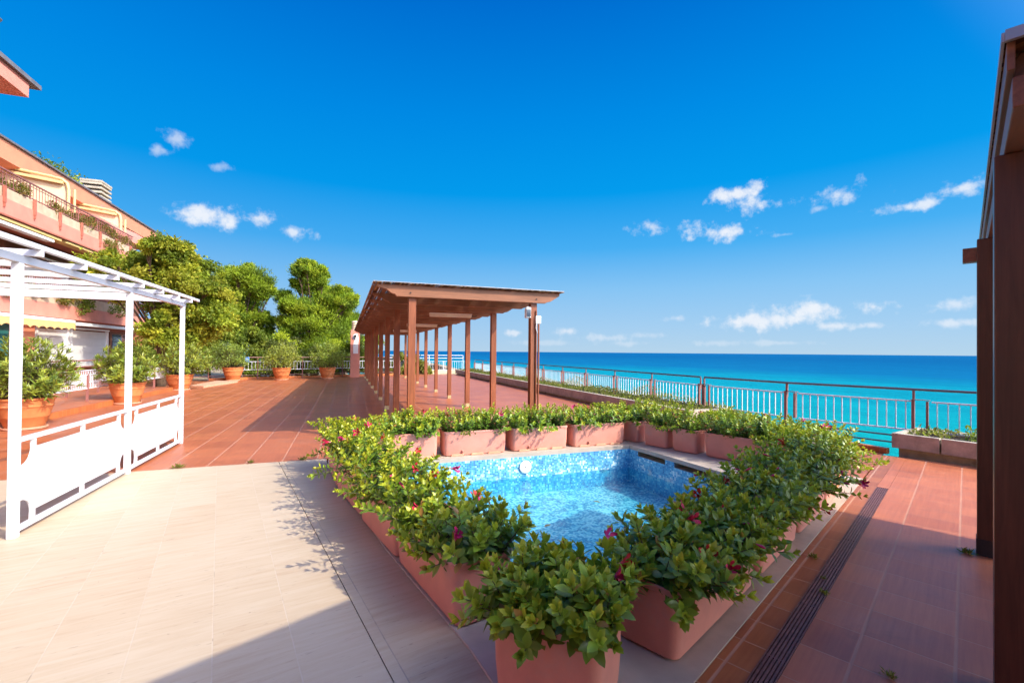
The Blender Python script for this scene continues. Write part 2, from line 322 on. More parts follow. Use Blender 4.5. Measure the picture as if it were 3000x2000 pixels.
# ------------------------------------------------------------------ mesh helpers
class MB:
    def __init__(s): s.v = []; s.f = []
    def add(s, vs, fs):
        o = len(s.v); s.v += [tuple(v) for v in vs]; s.f += [tuple(i + o for i in f) for f in fs]; return s
    def box(s, x0, x1, y0, y1, z0, z1):
        return s.add([(x0, y0, z0), (x1, y0, z0), (x1, y1, z0), (x0, y1, z0), (x0, y0, z1), (x1, y0, z1), (x1, y1, z1), (x0, y1, z1)],
                     [(0, 3, 2, 1), (4, 5, 6, 7), (0, 1, 5, 4), (1, 2, 6, 5), (2, 3, 7, 6), (3, 0, 4, 7)])
    def bar(s, a, b, w, h, upv=(0, 0, 1)):
        """rectangular bar from a to b, w wide, h high"""
        a = Vector(a); b = Vector(b); d = (b - a).normalized(); sd = d.cross(Vector(upv)).normalized(); u = sd.cross(d)
        vs = [p + sd * (i * w / 2) + u * (j * h / 2) for p in (a, b) for i, j in ((-1, -1), (1, -1), (1, 1), (-1, 1))]
        return s.add(vs, [(0, 1, 2, 3), (7, 6, 5, 4), (0, 4, 5, 1), (1, 5, 6, 2), (2, 6, 7, 3), (3, 7, 4, 0)])
    def tube(s, pts, rad, n=8, cap=True):
        pts = [Vector(p) for p in pts]; rad = rad if hasattr(rad, '__len__') else [rad] * len(pts); o = len(s.v); vs = []; fs = []
        for i, p in enumerate(pts):
            d = (pts[min(i + 1, len(pts) - 1)] - pts[max(i - 1, 0)]).normalized()
            a = d.cross(Vector((0, 0, 1)) if abs(d.z) < .9 else Vector((1, 0, 0))).normalized(); c = d.cross(a)
            for k in range(n):
                t = 2 * math.pi * k / n; vs.append(p + (a * math.cos(t) + c * math.sin(t)) * rad[i])
        for i in range(len(pts) - 1):
            for k in range(n): fs.append((i * n + k, i * n + (k + 1) % n, (i + 1) * n + (k + 1) % n, (i + 1) * n + k))
        if cap: fs.append(tuple(range(n - 1, -1, -1))); fs.append(tuple(range((len(pts) - 1) * n, len(pts) * n)))
        return s.add(vs, fs)
    def lathe(s, prof, n=28, c=(0, 0, 0)):
        vs = [(c[0] + r * math.cos(2 * math.pi * k / n), c[1] + r * math.sin(2 * math.pi * k / n), c[2] + zz) for r, zz in prof for k in range(n)]
        fs = [(i * n + k, i * n + (k + 1) % n, (i + 1) * n + (k + 1) % n, (i + 1) * n + k) for i in range(len(prof) - 1) for k in range(n)]
        fs += [tuple(range(n - 1, -1, -1)), tuple((len(prof) - 1) * n + k for k in range(n))]
        return s.add(vs, fs)
    def prism(s, poly, d, axis='z', at=0.0):
        """polygon of 2D points extruded by d; axis names the extrusion"""
        def P(a, b, c): return {'z': (a, b, c), 'y': (a, c, b), 'x': (c, a, b)}[axis]
        n = len(poly); vs = [P(a, b, at) for a, b in poly] + [P(a, b, at + d) for a, b in poly]
        fs = [tuple(range(n - 1, -1, -1)), tuple(range(n, 2 * n))] + [(i, (i + 1) % n, n + (i + 1) % n, n + i) for i in range(n)]
        return s.add(vs, fs)
    def loft(s, rings, cap0=True, cap1=True):
        n = len(rings[0]); vs = [p for r in rings for p in r]
        fs = [(i * n + k, i * n + (k + 1) % n, (i + 1) * n + (k + 1) % n, (i + 1) * n + k) for i in range(len(rings) - 1) for k in range(n)]
        if cap0: fs.append(tuple(range(n - 1, -1, -1)))
        if cap1: fs.append(tuple(range((len(rings) - 1) * n, len(rings) * n)))
        return s.add(vs, fs)
    def build(s, name, mat, parent=None, smooth=False, bevel=0, loc=None):
        me = bpy.data.meshes.new(name); me.from_pydata(s.v, [], s.f)
        bm = bmesh.new(); bm.from_mesh(me); bmesh.ops.recalc_face_normals(bm, faces=bm.faces)
        if bevel:
            es = [e for e in bm.edges if len(e.link_faces) == 2 and e.calc_face_angle(0) > .6]
            bmesh.ops.bevel(bm, geom=es, offset=bevel, segments=2, profile=.5, affect='EDGES', clamp_overlap=True)
        bm.to_mesh(me); bm.free()
        if smooth:
            me.polygons.foreach_set('use_smooth', [True] * len(me.polygons))
            me.set_sharp_from_angle(angle=R(38))
        me.materials.append(MT[mat]); o = bpy.data.objects.new(name, me); col.objects.link(o)
        if parent: o.parent = parent
        if loc: o.location = loc
        return o
def tag(o, label=None, cat=None, group=None, kind=None):
    for k, v in (('label', label), ('category', cat), ('group', group), ('kind', kind)):
        if v: o[k] = v
    return o
def thing(name, label, cat, loc=(0, 0, 0), rz=0, group=None):
    o = bpy.data.objects.new(name, None); col.objects.link(o); o.empty_display_size = .1
    o.location = loc; o.rotation_euler = (0, 0, rz); return tag(o, label, cat, group)
def dup_child(o, parent, loc=None, rot=None):
    c = o.copy(); col.objects.link(c); c.parent = parent
    if loc is not None: c.location = loc
    if rot is not None: c.rotation_euler = rot
    return c
def rrect(l, w, r, zz, n=5):
    out = []
    for cx, cy, a0 in ((l / 2 - r, w / 2 - r, 0), (-l / 2 + r, w / 2 - r, 90), (-l / 2 + r, -w / 2 + r, 180), (l / 2 - r, -w / 2 + r, 270)):
        for k in range(n):
            t = R(a0 + 90 * k / (n - 1)); out.append((cx + r * math.cos(t), cy + r * math.sin(t), zz))
    return out

# ------------------------------------------------------------------ foliage
def norm(a): return a / np.maximum(np.linalg.norm(a, axis=1, keepdims=True), 1e-9)
def np_mesh(name, V, faces, loops, colors, mat, parent=None, smooth=True):
    """V (n,3); faces: list of vertex counts; loops: flat vertex indices; colors per vertex"""
    me = bpy.data.meshes.new(name); me.vertices.add(len(V)); me.vertices.foreach_set('co', V.astype(np.float32).ravel())
    me.loops.add(len(loops)); me.loops.foreach_set('vertex_index', loops.astype(np.int32))
    st = np.concatenate([[0], np.cumsum(faces)[:-1]]).astype(np.int32)
    me.polygons.add(len(faces)); me.polygons.foreach_set('loop_start', st)
    me.update(calc_edges=True)
    if colors is not None:
        ca = me.color_attributes.new('Col', 'FLOAT_COLOR', 'POINT'); c4 = np.ones((len(V), 4), np.float32); c4[:, :3] = colors; ca.data.foreach_set('color', c4.ravel())
    if smooth: me.polygons.foreach_set('use_smooth', np.ones(len(faces), bool))
    me.materials.append(MT[mat]); o = bpy.data.objects.new(name, me); col.objects.link(o)
    if parent: o.parent = parent
    return o
LF = [(0, 2, 1), (0, 3, 2), (1, 2, 5, 4), (2, 3, 6, 5), (4, 5, 8, 7), (5, 6, 9, 8), (7, 8, 10), (8, 9, 10)]
def leaves(name, P, D, N, L, W, C, mat, parent=None, droop=.25, fold=.18, rng=None):
    """real folded leaves: P base, D direction, N leaf normal, L length, W width, C colour"""
    D = norm(D); S = norm(np.cross(D, N)); N = np.cross(S, D); L = L[:, None]; W = W[:, None]
    def pt(t, side, w):
        return P + D * L * t - N * L * droop * t * t + S * W * w * side * .5 + N * W * fold * abs(side) * w
    V = np.stack([pt(0, 0, 0), pt(.27, -1, .70), pt(.27, 0, 0), pt(.27, 1, .70), pt(.54, -1, .98), pt(.54, 0, 0), pt(.54, 1, .98), pt(.82, -1, .56), pt(.82, 0, 0), pt(.82, 1, .56), pt(1, 0, 0)], 1).reshape(-1, 3)
    k = len(P); one = np.concatenate([np.array(f) for f in LF]); cnt = np.array([len(f) for f in LF])
    loops = (one[None] + (np.arange(k) * 11)[:, None]).ravel(); faces = np.tile(cnt, k)
    vein = np.array([.9, 1, .88, 1, 1.02, .9, 1.02, 1.05, .95, 1.05, 1.08]); CC = (C[:, None, :] * vein[None, :, None]).reshape(-1, 3)
    return np_mesh(name, V, faces, loops, CC, mat, parent)
def cards(name, P, D, N, L, W, C, mat, parent=None):
    """small diamond leaves for trees"""
    D = norm(D); S = norm(np.cross(D, N)); N = np.cross(S, D); L = L[:, None]; W = W[:, None]
    V = np.stack([P, P + D * L * .5 - S * W * .5 + N * W * .2, P + D * L - N * L * .12, P + D * L * .5 + S * W * .5 + N * W * .2], 1).reshape(-1, 3)
    k = len(P); loops = (np.array([0, 1, 2, 0, 2, 3])[None] + (np.arange(k) * 4)[:, None]).ravel(); faces = np.full(k * 2, 3)
    return np_mesh(name, V, faces, loops, np.repeat(C, 4, 0), mat, parent, smooth=False)
def rand_dir(rng, n):
    v = rng.normal(size=(n, 3)); return norm(v)

def shoot_plant(parent, rng, L, W, z0, n_shoots, hmin, hmax, spread, leaf=(.055, .085), wr=.46, yellow=.5, stems=True, spacing=.034, hangp=.06, hside=0):
    """bushy trough plant: upright shoots with paired leaves and a rosette of young leaves at each tip"""
    P, D, N, LL, C = [], [], [], [], []; st = MB(); tips = []
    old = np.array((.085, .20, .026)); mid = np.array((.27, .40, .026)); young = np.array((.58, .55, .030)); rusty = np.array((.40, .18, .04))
    for i in range(n_shoots):
        bx = rng.uniform(-.47, .47) * L; by = rng.uniform(-.46, .46) * W
        d = np.array([bx / L * spread * .8 + rng.normal(0, .24), by / W * 1.7 * spread + rng.normal(0, .27), 1.0])
        hang = rng.random() < hangp
        if hang: d = np.array([rng.normal(0, .5) + (.9 * np.sign(bx) if abs(bx) > .36 * L else 0), (hside or np.sign(by + 1e-3)) * rng.uniform(.8, 1.3), .5]); by = abs(by) * (hside or np.sign(by + 1e-3))
        d /= np.linalg.norm(d); ln = rng.uniform(hmin, hmax) * (1.18 if rng.random() < .12 else 1)
        bend = np.array([d[0], d[1], 0]) * rng.uniform(.0, .3) - np.array([0, 0, .15 if not hang else .6]) * rng.uniform(0, .55)
        path = lambda s: np.array([bx, by, z0]) + d * ln * s + bend * ln * s * s
        tang = lambda s: (d + 2 * bend * s) / np.linalg.norm(d + 2 * bend * s)
        k = max(4, int(ln / spacing)); ph = rng.uniform(0, 6.28); ytone = np.clip(rng.normal(yellow, .2), 0, 1)
        if stems: st.tube([path(s) for s in (0, .5, .97)], [.0045, .0035, .002], 4, False)
        for j in range(1, k + 1):
            s = j / k; t = tang(s); t = t + np.array([0, 0, .35 * s]); t /= np.linalg.norm(t); a = np.cross(t, [0.3, .9, .1]); a /= np.linalg.norm(a); b = np.cross(t, a)
            top = k - j; m = (5, 4, 3)[top] if top < 3 else 2
            for q in range(m):
                an = ph + j * 1.1 + q * 6.283 / m + rng.normal(0, .22); o = a * math.cos(an) + b * math.sin(an)
                op = (rng.uniform(.25, .6), rng.uniform(.6, .95), rng.uniform(.8, 1.15))[top] if top < 3 else rng.uniform(.95, 1.4)
                dd = t * math.cos(op) + o * math.sin(op); nn = t * math.sin(op) - o * math.cos(op)
                P.append(path(s)); D.append(dd + np.array([0, 0, rng.normal(0, .08)])); N.append(nn + rng.normal(0, .12, 3))
                LL.append(rng.uniform(*leaf) * (.70, .92, 1.0)[min(top, 2)])
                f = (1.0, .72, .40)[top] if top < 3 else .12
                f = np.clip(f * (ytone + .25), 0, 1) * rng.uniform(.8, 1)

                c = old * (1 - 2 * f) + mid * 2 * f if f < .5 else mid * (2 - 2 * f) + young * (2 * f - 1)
                if rng.random() < .02: c = rusty
                C.append(c * rng.uniform(.75, 1.25))
        tips.append((path(1.0), tang(1.0)))
    P, D, N, LL, C = map(np.array, (P, D, N, LL, C))
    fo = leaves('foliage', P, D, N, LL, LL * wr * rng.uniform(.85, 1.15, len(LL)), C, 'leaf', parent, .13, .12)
    if stems: st.build('stems', 'twig', parent)
    return tips
def flower_mesh(name, c1, c2, open_=1.0):
    """trumpet with five spread petals"""
    vs = []; cs = []; fs = []; n = 10; c1 = np.array(c1); c2 = np.array(c2)
    prof = [(.004, 0), (.006, .02), (.011, .035), (.014, .045)]
    for r, zz in prof:
        for k in range(n): t = 2 * math.pi * k / n; vs.append((r * math.cos(t), r * math.sin(t), zz)); cs.append(c2 if zz < .03 else c1)
    for i in range(3):
        for k in range(n): fs.append((i * n + k, i * n + (k + 1) % n, (i + 1) * n + (k + 1) % n, (i + 1) * n + k))
    for q in range(5):
        a = 2 * math.pi * q / 5; o = len(vs); ca, sa = math.cos(a), math.sin(a)
        for r, w, zz in ((.013, .011, .044), (.022 * open_ + .002, .024, .060), (.033 * open_, .023, .069), (.041 * open_, .006, .071)):
            for sgn in (-1, 1):
                yy = sgn * w * .5 + (.006 if r > .02 else 0); vs.append((ca * r - sa * yy, sa * r + ca * yy, zz + sgn * .004)); cs.append(c1)
        for i in range(3): fs.append((o + 2 * i, o + 2 * i + 1, o + 2 * i + 3, o + 2 * i + 2))
    me = bpy.data.meshes.new(name); me.from_pydata(vs, [], fs); ca_ = me.color_attributes.new('Col', 'FLOAT_COLOR', 'POINT')
    for i, c in enumerate(cs): ca_.data[i].color = (*c, 1)
    me.polygons.foreach_set('use_smooth', [True] * len(fs)); me.materials.append(MT['petal']); return me
FLOWERS = [flower_mesh('flower', (.50, .012, .055), (.62, .25, .22)), flower_mesh('flower', (.55, .02, .15), (.66, .30, .28), .8), flower_mesh('flower', (.46, .02, .012), (.5, .16, .08), .9)]
def flower_bud(): 
    v = MB().lathe([(.002, 0), (.005, .02), (.009, .04), (.006, .055), (.001, .066)], 8); me = bpy.data.meshes.new('flower_bud'); me.from_pydata(v.v, [], v.f)
    ca_ = me.color_attributes.new('Col', 'FLOAT_COLOR', 'POINT')
    for i in range(len(v.v)): ca_.data[i].color = (.50, .03, .09, 1)
    me.polygons.foreach_set('use_smooth', [True] * len(v.f)); me.materials.append(MT['petal']); return me
BUD = flower_bud()

# ------------------------------------------------------------------ setting: floors, pool, land, sea
def sheet(name, poly, z, mat, thick=.02):
    o = MB().prism(poly, -thick, 'z', z).build(name, mat); return tag(o, kind='structure')
d1 = Vector((.906, .424, 0)); n1v = Vector((-.424, .906, 0)); A1 = math.atan2(.424, .906)
def D1(s, n, zz=0): p = Vector((1.57, 1.73, 0)) + d1 * s + n1v * n; return (p.x, p.y, zz) if zz is not None else (p.x, p.y)
def D1p(s, n): return D1(s, n)[:2]
Q0, Q1, Q2, Q3 = (1.28, 2.03), (.36, 6.45), (4.45, 6.47), (5.12, 3.86)      # pool rim, inner edge
q0 = D1p(-.05, .44); q3 = D1p(3.62, .44)
Q0 = (1.36, 2.12); Q3 = q3
IN = [Q0, (1.10, 2.62), Q1, Q2, Q3]
# red terrace: one slab south to north with the pool court cut out of it
sheet('terrace_floor', [(-6.0, 7.03), (-.26, 7.03), (5.08, 7.03), (5.11, 6.9), (6.06, 3.85), (7.75, 4.64), (8.0, 4.76), (7.62, 7.5), (7.62, 30.4), (3.0, 30.2), (-1.0, 28.4), (-6.0, 26.4)], 0, 'terrace', .25)
sheet('terrace_edge', [(-9.8, 5.0), (-6.0, 7.03), (-6.0, 26.4), (-9.8, 27)], -.012, 'terrace', .25)
sheet('travertine_floor', [(-9, -6), (1.55, -6), (2.18, -6), (.225, 2.19), (-.865, 7.026), (-6.0, 7.026), (-9.8, 5.0)], 0.0, 'white_floor', .25)
sheet('pool_surround', [(.231, 2.19), (.75, -.1), (1.2, .35), D1p(-.9, 0), (.62, 2.3), (.30, 3.7), (-.22, 6.6), (-.25, 7.026), (-.859, 7.026)], 0.0, 'surround', .25)
base = tag(MB().box(-9.5, 8.0, -6, 30, -1.6, -.93).build('ground_slab', 'rock'), kind='structure')
# coping ring (five pieces so nothing overlaps)
OUT = [D1p(-.9, 0), (.62, 2.3), (.30, 3.7), (-.22, 6.6), (-.22, 7.02), (5.07, 7.02), (5.10, 6.9), D1p(4.95, .0)]
cop = MB()
CT = .012
for poly in ([OUT[0], (2.0, 1.9), Q0], [OUT[0], Q0, IN[1], OUT[1]], [OUT[1], IN[1], (.95, 3.4), OUT[2]], [OUT[2], (.95, 3.4), Q1, OUT[3]],
             [OUT[3], Q1, (.36, 7.02), OUT[4]], [Q1, Q2, (4.5, 7.02), (.36, 7.02)], [Q2, OUT[6], OUT[5], (4.5, 7.02)], [Q2, Q3, OUT[7], OUT[6]]):
    if len(poly) == 3: continue
    cop.prism(poly, -.06, 'z', CT)
cop.prism([OUT[0], D1p(4.95, 0), Q3, Q0], -.06, 'z', CT)
tag(cop.build('pool_coping', 'coping'), kind='structure')
# basin
IN2 = [Q0, (1.10, 2.62), (.95, 3.4), Q1, Q2, Q3]
PB = -.62
bs = MB()
for i in range(len(IN2)):
    a = IN2[i]; b = IN2[(i + 1) % len(IN2)]
    if i == 4:      # wall with the skimmer slots: leave openings below the coping
        A = Vector(a); B = Vector(b); ln = (B - A).length; sl = [(.22, .83), (1.02, 2.25)]
        def pz(t, zz): q = A + (B - A) * (t / ln); return (q.x, q.y, zz)
        cuts = [0, .22, .83, 1.02, 2.25, ln]
        for k in range(5):
            t0, t1 = cuts[k], cuts[k + 1]; op = k in (1, 3); top = -.125 if op else -.048
            bs.add([pz(t0, PB), pz(t1, PB), pz(t1, top), pz(t0, top)], [(0, 1, 2, 3)])
    else:
        bs.add([(*a, PB), (*b, PB), (*b, -.048), (*a, -.048)], [(0, 1, 2, 3)])
tag(bs.build('pool_wall', 'mosaic'), kind='structure')
tag(MB().add([(*p, PB) for p in IN2], [tuple(range(len(IN2)))]).build('pool_floor', 'mosaic_floor'), kind='structure')
tag(MB().add([(p[0], p[1], -.36) for p in IN2], [tuple(range(len(IN2)))]).build('pool_water', 'water'), kind='structure')
A = Vector(Q2); B = Vector(Q3); dd = (B - A).normalized(); nn = Vector((-dd.y, dd.x)); sk = MB()
for t0, t1 in ((.22, .83), (1.02, 2.25)):
    a = A + dd * t0; b = A + dd * t1; a2 = a + nn * .3; b2 = b + nn * .3
    sk.add([(a.x, a.y, -.125), (b.x, b.y, -.125), (b2.x, b2.y, -.125), (a2.x, a2.y, -.125)], [(0, 1, 2, 3)])
    sk.add([(a2.x, a2.y, -.125), (b2.x, b2.y, -.125), (b2.x, b2.y, -.05), (a2.x, a2.y, -.05)], [(0, 1, 2, 3)])
    for p, p2 in ((a, a2), (b, b2)): sk.add([(p.x, p.y, -.125), (p2.x, p2.y, -.125), (p2.x, p2.y, -.05), (p.x, p.y, -.05)], [(0, 1, 2, 3)])
tag(sk.build('skimmer_channel', 'concrete_dark'), kind='structure')
# the tiled walkway beyond the coping, turned with the pool side
sheet('border_floor', [D1p(-2.6, -.002), D1p(6.9, -.002), D1p(6.9, -.163), D1p(-2.6, -.163)], .004, 'edge_tile', .02)
sheet('walkway_floor', [D1p(-2.6, -.271), D1p(6.9, -.271), D1p(6.9, -6), D1p(-2.6, -6)], .004, 'walk', .2)
sheet('walkway_border', [D1p(4.67, -.165), D1p(6.9, -.165), D1p(6.9, -.269), D1p(4.67, -.269)], .004, 'walk', .02)
sheet('walkway_base', [D1p(-2.6, 0), D1p(6.6, 0), D1p(6.6, -.4), D1p(-2.6, -.4)], -.03, 'dark', .2)
# tile curb along the open edge of the terrace
cb = MB(); E0 = Vector((7.60, 7.7, 0)); E1 = Vector((8.10, 4.40, 0))
cb.bar((7.62, 7.4, .045), (8.0, 4.70, .045), .10, .09)
tag(cb.build('tile_curb', 'riser'), 'red tiled kerb under the open rails beside the concrete trough', 'kerb')
# raised walk and step on the building side
sheet('ramp_floor', [(-6.02, 12.25), (-6.02, 20.2), (-8.3, 20.2), (-8.3, 8.0), (-7.3, 8.0), (-7.3, 12.25)], .14, 'terrace', .14)
tag(MB().box(-6.02, -5.99, 12.3, 15.55, .0, .128).build('step_riser', 'riser'), kind='structure')
tag(MB().box(-6.02, -5.99, 16.0, 20.2, .0, .128).build('step_riser', 'riser'), kind='structure')
sheet('patio_floor', [(-8.3, 8), (-8.3, 27), (-11.5, 27), (-11.5, 8)], .02, 'terrace', .2)
tag(MB().prism([(-5.96, 21.6), (-5.33, 21.25), (-4.75, 24.4), (-5.7, 24.8)], .07, 'z', 0).build('stone_slab', 'saucer'), 'low pale stone slab lying on the red terrace beside the third oleander pot', 'slab')
# land: terrace hill falling to the sea
def land():
    xs = [-60, -40, -25, -14, -8, 0, 5, 8.0, 8.6, 9.6, 11.2, 13.5, 17, 22]; ys = [-30, -5, 3, 6.5, 9, 12, 15, 18, 22, 26, 29, 33, 38, 46, 60, 90, 140]
    rng = random.Random(4); vs = []; fs = []
    def h(x, y):
        if x < 8.05 and y < 28: zz = -1.7 if x > -14 else -.3 + max(0, -14 - x) * .32
        else:
            if x >= 8.05: 
                lim = 8.2 + max(0, min(1, (y - 7) / 3)) * 1.6; t = max(0, x - lim)
                zz = (-.12 if y > 7.6 else -1.2) - t * .35 - t * t * .55
            else: zz = -.25 - max(0, y - (48 if x < 1 else 31)) * (.16 if x < 1 else .5)
            zz += max(0, -10 - x) * .2
        return max(-30, zz + rng.uniform(-.06, .06) * (1 if y < 40 else 6))
    for yy in ys:
        for xx in xs: vs.append((xx, yy, h(xx, yy)))
    n = len(xs)
    for j in range(len(ys) - 1):
        for i in range(n - 1): fs.append((j * n + i, j * n + i + 1, (j + 1) * n + i + 1, (j + 1) * n + i))
    return tag(MB().add(vs, fs).build('hillside', 'rock', smooth=True), kind='structure')
land()
tag(MB().add([(-90000, -90000, -26), (90000, -90000, -26), (90000, 90000, -26), (-90000, 90000, -26)], [(0, 1, 2, 3)]).build('sea', 'sea'), kind='structure')

# drain grate along the pool side
dg = thing('drain_grate', 'long brown slotted drain grate sunk in the red tiles beside the pool', 'drain', D1(-.25, -.217), A1)
fr = MB(); LN = 4.91
for yy in (-.049, .049): fr.box(0, LN, yy - .003, yy + .003, -.02, .008)
fr.build('frame', 'drain', dg)
for k in range(5):
    b_ = MB(); yy = -.0348 + k * .0174; b_.box(.004, LN - .004, yy - .0060, yy + .0060, -.018, .006); b_.build('bar', 'drain', dg)
for k in range(1, 7): MB().box(k * LN / 7 - .006, k * LN / 7 + .006, -.0455, .0455, -.024, .0045).build('cross_bar', 'drain', dg)
# ------------------------------------------------------------------ flower troughs round the pool
def planter(a, b, W, label, seed, pot='pink_pot', h=.36, shoots=None, hh=(.20, .40), flowers=3, side=1, yellow=.5, notches=False, spread=.75, leaf=(.05, .08), wr=.50, hangp=.06):
    """a-b is the outer bottom edge; the box stands on the side given by its left-hand normal times side"""
    A = Vector((*a, 0)); B = Vector((*b, 0)); d = (B - A); L = d.length; d.normalize(); n = Vector((-d.y, d.x, 0)) * side
    c = (A + B) / 2 + n * W / 2; rz = math.atan2(d.y, d.x)
    t = thing('flower_planter', label, 'planter', (c.x, c.y, .014), rz, 'flower troughs around the pool')
    rng = np.random.default_rng(seed); rr = random.Random(seed)
    l0, w0, l1, w1 = L, W, L + .025, W + .055; rad = .055
    rings = [rrect(l0 - .03, w0 - .03, rad, .0), rrect(l0, w0, rad, .012), rrect(l0 + .012, w0 + .02, rad, h * .33), rrect(l1 - .012, w1 - .012, rad, h * .9), rrect(l1, w1, rad, h * .915), rrect(l1 + .004, w1 + .004, rad, h - .006),
             rrect(l1 - .004, w1 - .004, rad, h), rrect(l1 - .03, w1 - .03, rad * .8, h - .003), rrect(l1 - .034, w1 - .034, rad * .8, h - .05), rrect(l1 - .05, w1 - .05, rad * .8, h - .09)]
    MB().loft(rings, True, False).build('planter_box', pot, t, smooth=True)
    MB().loft([rrect(l1 - .05, w1 - .05, rad * .8, h - .075), rrect(l1 - .055, w1 - .055, rad * .8, h - .05)], True, True).build('soil', 'soil', t)
    if notches:
        for xx in (-.30, .02, .30):
            f = MB().prism([(xx * L - .10, .0), (xx * L + .10, .0), (xx * L + .085, .028), (xx * L - .085, .028)], .022, 'y', -side * (w0 / 2 + .002) - (.022 if side > 0 else 0))
            f.build('foot', 'saucer', t, bevel=.004)
        MB().tube([(-.22 * L, -side * (w0 / 2 - .01), .05), (-.22 * L, -side * (w0 / 2 + .022), .05), (-.22 * L, -side * (w0 / 2 + .026), .085)], .013, 10).build('drain_spout', pot, t, smooth=True)
    tips = shoot_plant(t, rng, L, W, h - .06, int((shoots or 64 * L) * 2.0), hh[0], hh[1], spread, leaf, wr, yellow, hangp=hangp, hside=-side)
    rr.shuffle(tips)
    for k in range(flowers):
        p, d_ = tips[k]; bud = rr.random() < .28
        o = bpy.data.objects.new('flower_bud' if bud else 'flower', BUD if bud else FLOWERS[rr.randrange(3)]); col.objects.link(o); o.parent = t
        v = Vector((float(d_[0]) + rr.uniform(-.9, .9), float(d_[1]) + rr.uniform(-.9, .9), float(d_[2]) * rr.uniform(0, .7)))
        o.location = Vector([float(q) for q in p]) + Vector((rr.uniform(-.03, .03), rr.uniform(-.03, .03), rr.uniform(-.02, .03))); o.rotation_euler = v.to_track_quat('Z', 'Y').to_euler(); o.scale = (1.0, 1.0, 1.15) if bud else (rr.uniform(1.0, 1.3),) * 3
    return t
planter((.65, 2.0), (.98, 1.63), .36, 'square salmon planter nearest the camera, seen end-on at the front pool corner', 11, shoots=84, hh=(.13, .27), flowers=7, yellow=.55, spread=1.05, leaf=(.062, .10), hangp=.05)
planter((.59, 2.47), (.37, 3.43), .35, 'nearest long salmon trough of the left row along the travertine', 12, side=-1, hh=(.15, .31), flowers=7, yellow=.62, spread=.95, leaf=(.058, .094), hangp=.10)
planter((.36, 3.46), (.14, 4.38), .35, 'second long trough from the camera in the left row, pink flower on its side', 13, side=-1, hh=(.18, .36), flowers=6, yellow=.75, leaf=(.05, .08))
planter((.14, 4.45), (-.08, 5.42), .35, 'third long trough from the camera in the left row, rim bare at one end', 14, side=-1, flowers=5, yellow=.85, hangp=.03)
planter((-.09, 5.49), (-.20, 6.50), .35, 'farthest trough of the left row, at the red tile edge', 15, side=-1, flowers=5, yellow=.9, hangp=.03)
BK = dict(notches=True, shoots=82, hh=(.20, .38), yellow=.72, leaf=(.045, .07), hangp=.03)
planter((.38, 6.57), (1.25, 6.57), .36, 'sunlit trough at left end of the back row, half hidden by the left plants', 16, flowers=3, **BK)
planter((1.36, 6.56), (2.30, 6.57), .36, 'sunlit back row trough with two red flowers, second from the left', 17, flowers=4, **BK)
planter((2.42, 6.57), (3.35, 6.58), .36, 'sunlit back row trough with a sprig hanging over its front', 18, flowers=1, **BK)
planter((3.47, 6.58), (4.44, 6.60), .36, 'right hand trough of the sunlit back row, by the pool corner', 19, flowers=2, **BK)
SD = dict(yellow=.6, leaf=(.05, .075))
planter((4.57, 6.94), (4.69, 6.57), .34, 'small square planter wedged in the far pool corner', 20, shoots=30, flowers=2, hh=(.2, .4), **SD)
planter((4.71, 6.42), (4.85, 6.02), .35, 'small shaded planter above the first skimmer slot, next to the corner planter', 21, shoots=32, flowers=2, **SD)
planter((4.87, 5.92), (5.00, 5.54), .35, 'small shaded planter with a drain nub, beside the long trough of the sea side', 22, shoots=32, flowers=2, **SD)
planter((5.06, 5.42), (5.43, 4.45), .36, 'long shaded salmon trough on the sea side of the pool, above the longer skimmer slot', 23, shoots=74, flowers=4, notches=False, hh=(.2, .42), **SD)
planter((5.46, 4.36), (5.60, 3.98), .36, 'small planter behind the far end of the walkway row, only its rim visible', 24, shoots=34, flowers=2, **SD)
RW = dict(yellow=.56, spread=1.15, hangp=.16)
planter(D1p(.02, .11), D1p(1.14, .10), .35, 'nearest long trough of the row along the walkway tiles, magenta flower hanging low', 25, shoots=100, flowers=12, hh=(.14, .29), leaf=(.058, .095), **RW)
planter(D1p(1.30, .10), D1p(2.23, .10), .35, 'second trough along the walkway tiles, with a long stem leaning over the tiles', 26, shoots=80, flowers=12, hh=(.15, .34), leaf=(.055, .088), **RW)
planter(D1p(2.34, .10), D1p(3.27, .10), .35, 'third trough along the walkway tiles, white streak of coping beside it', 27, shoots=72, flowers=9, hh=(.18, .38), **RW)
planter(D1p(3.34, .10), D1p(3.86, .10), .36, 'square planter just short of the orange one in the walkway row', 28, shoots=42, flowers=3, hh=(.22, .42), yellow=.6, spread=.95)
planter(D1p(3.95, .14), D1p(4.36, .14), .36, 'bright orange sunlit planter at the far end of the walkway row', 29, pot='sunlit_pot', shoots=42, flowers=3, hh=(.22, .42), yellow=.95, spread=.95)

# ------------------------------------------------------------------ pool fitting
pl = thing('pool_light', 'round white pool light cover on the mosaic wall of the pool', 'pool light', (2.58, 6.452, -.20)); pl.rotation_euler = (R(90), 0, 0)
MB().lathe([(.092, 0), (.096, .006), (.094, .014), (.080, .020), (.03, .023), (.001, .023)], 36).build('cover', 'plastic', pl, smooth=True)
MB().lathe([(.009, .0225), (.009, .027), (.001, .028)], 12).build('screw', 'dark', pl)

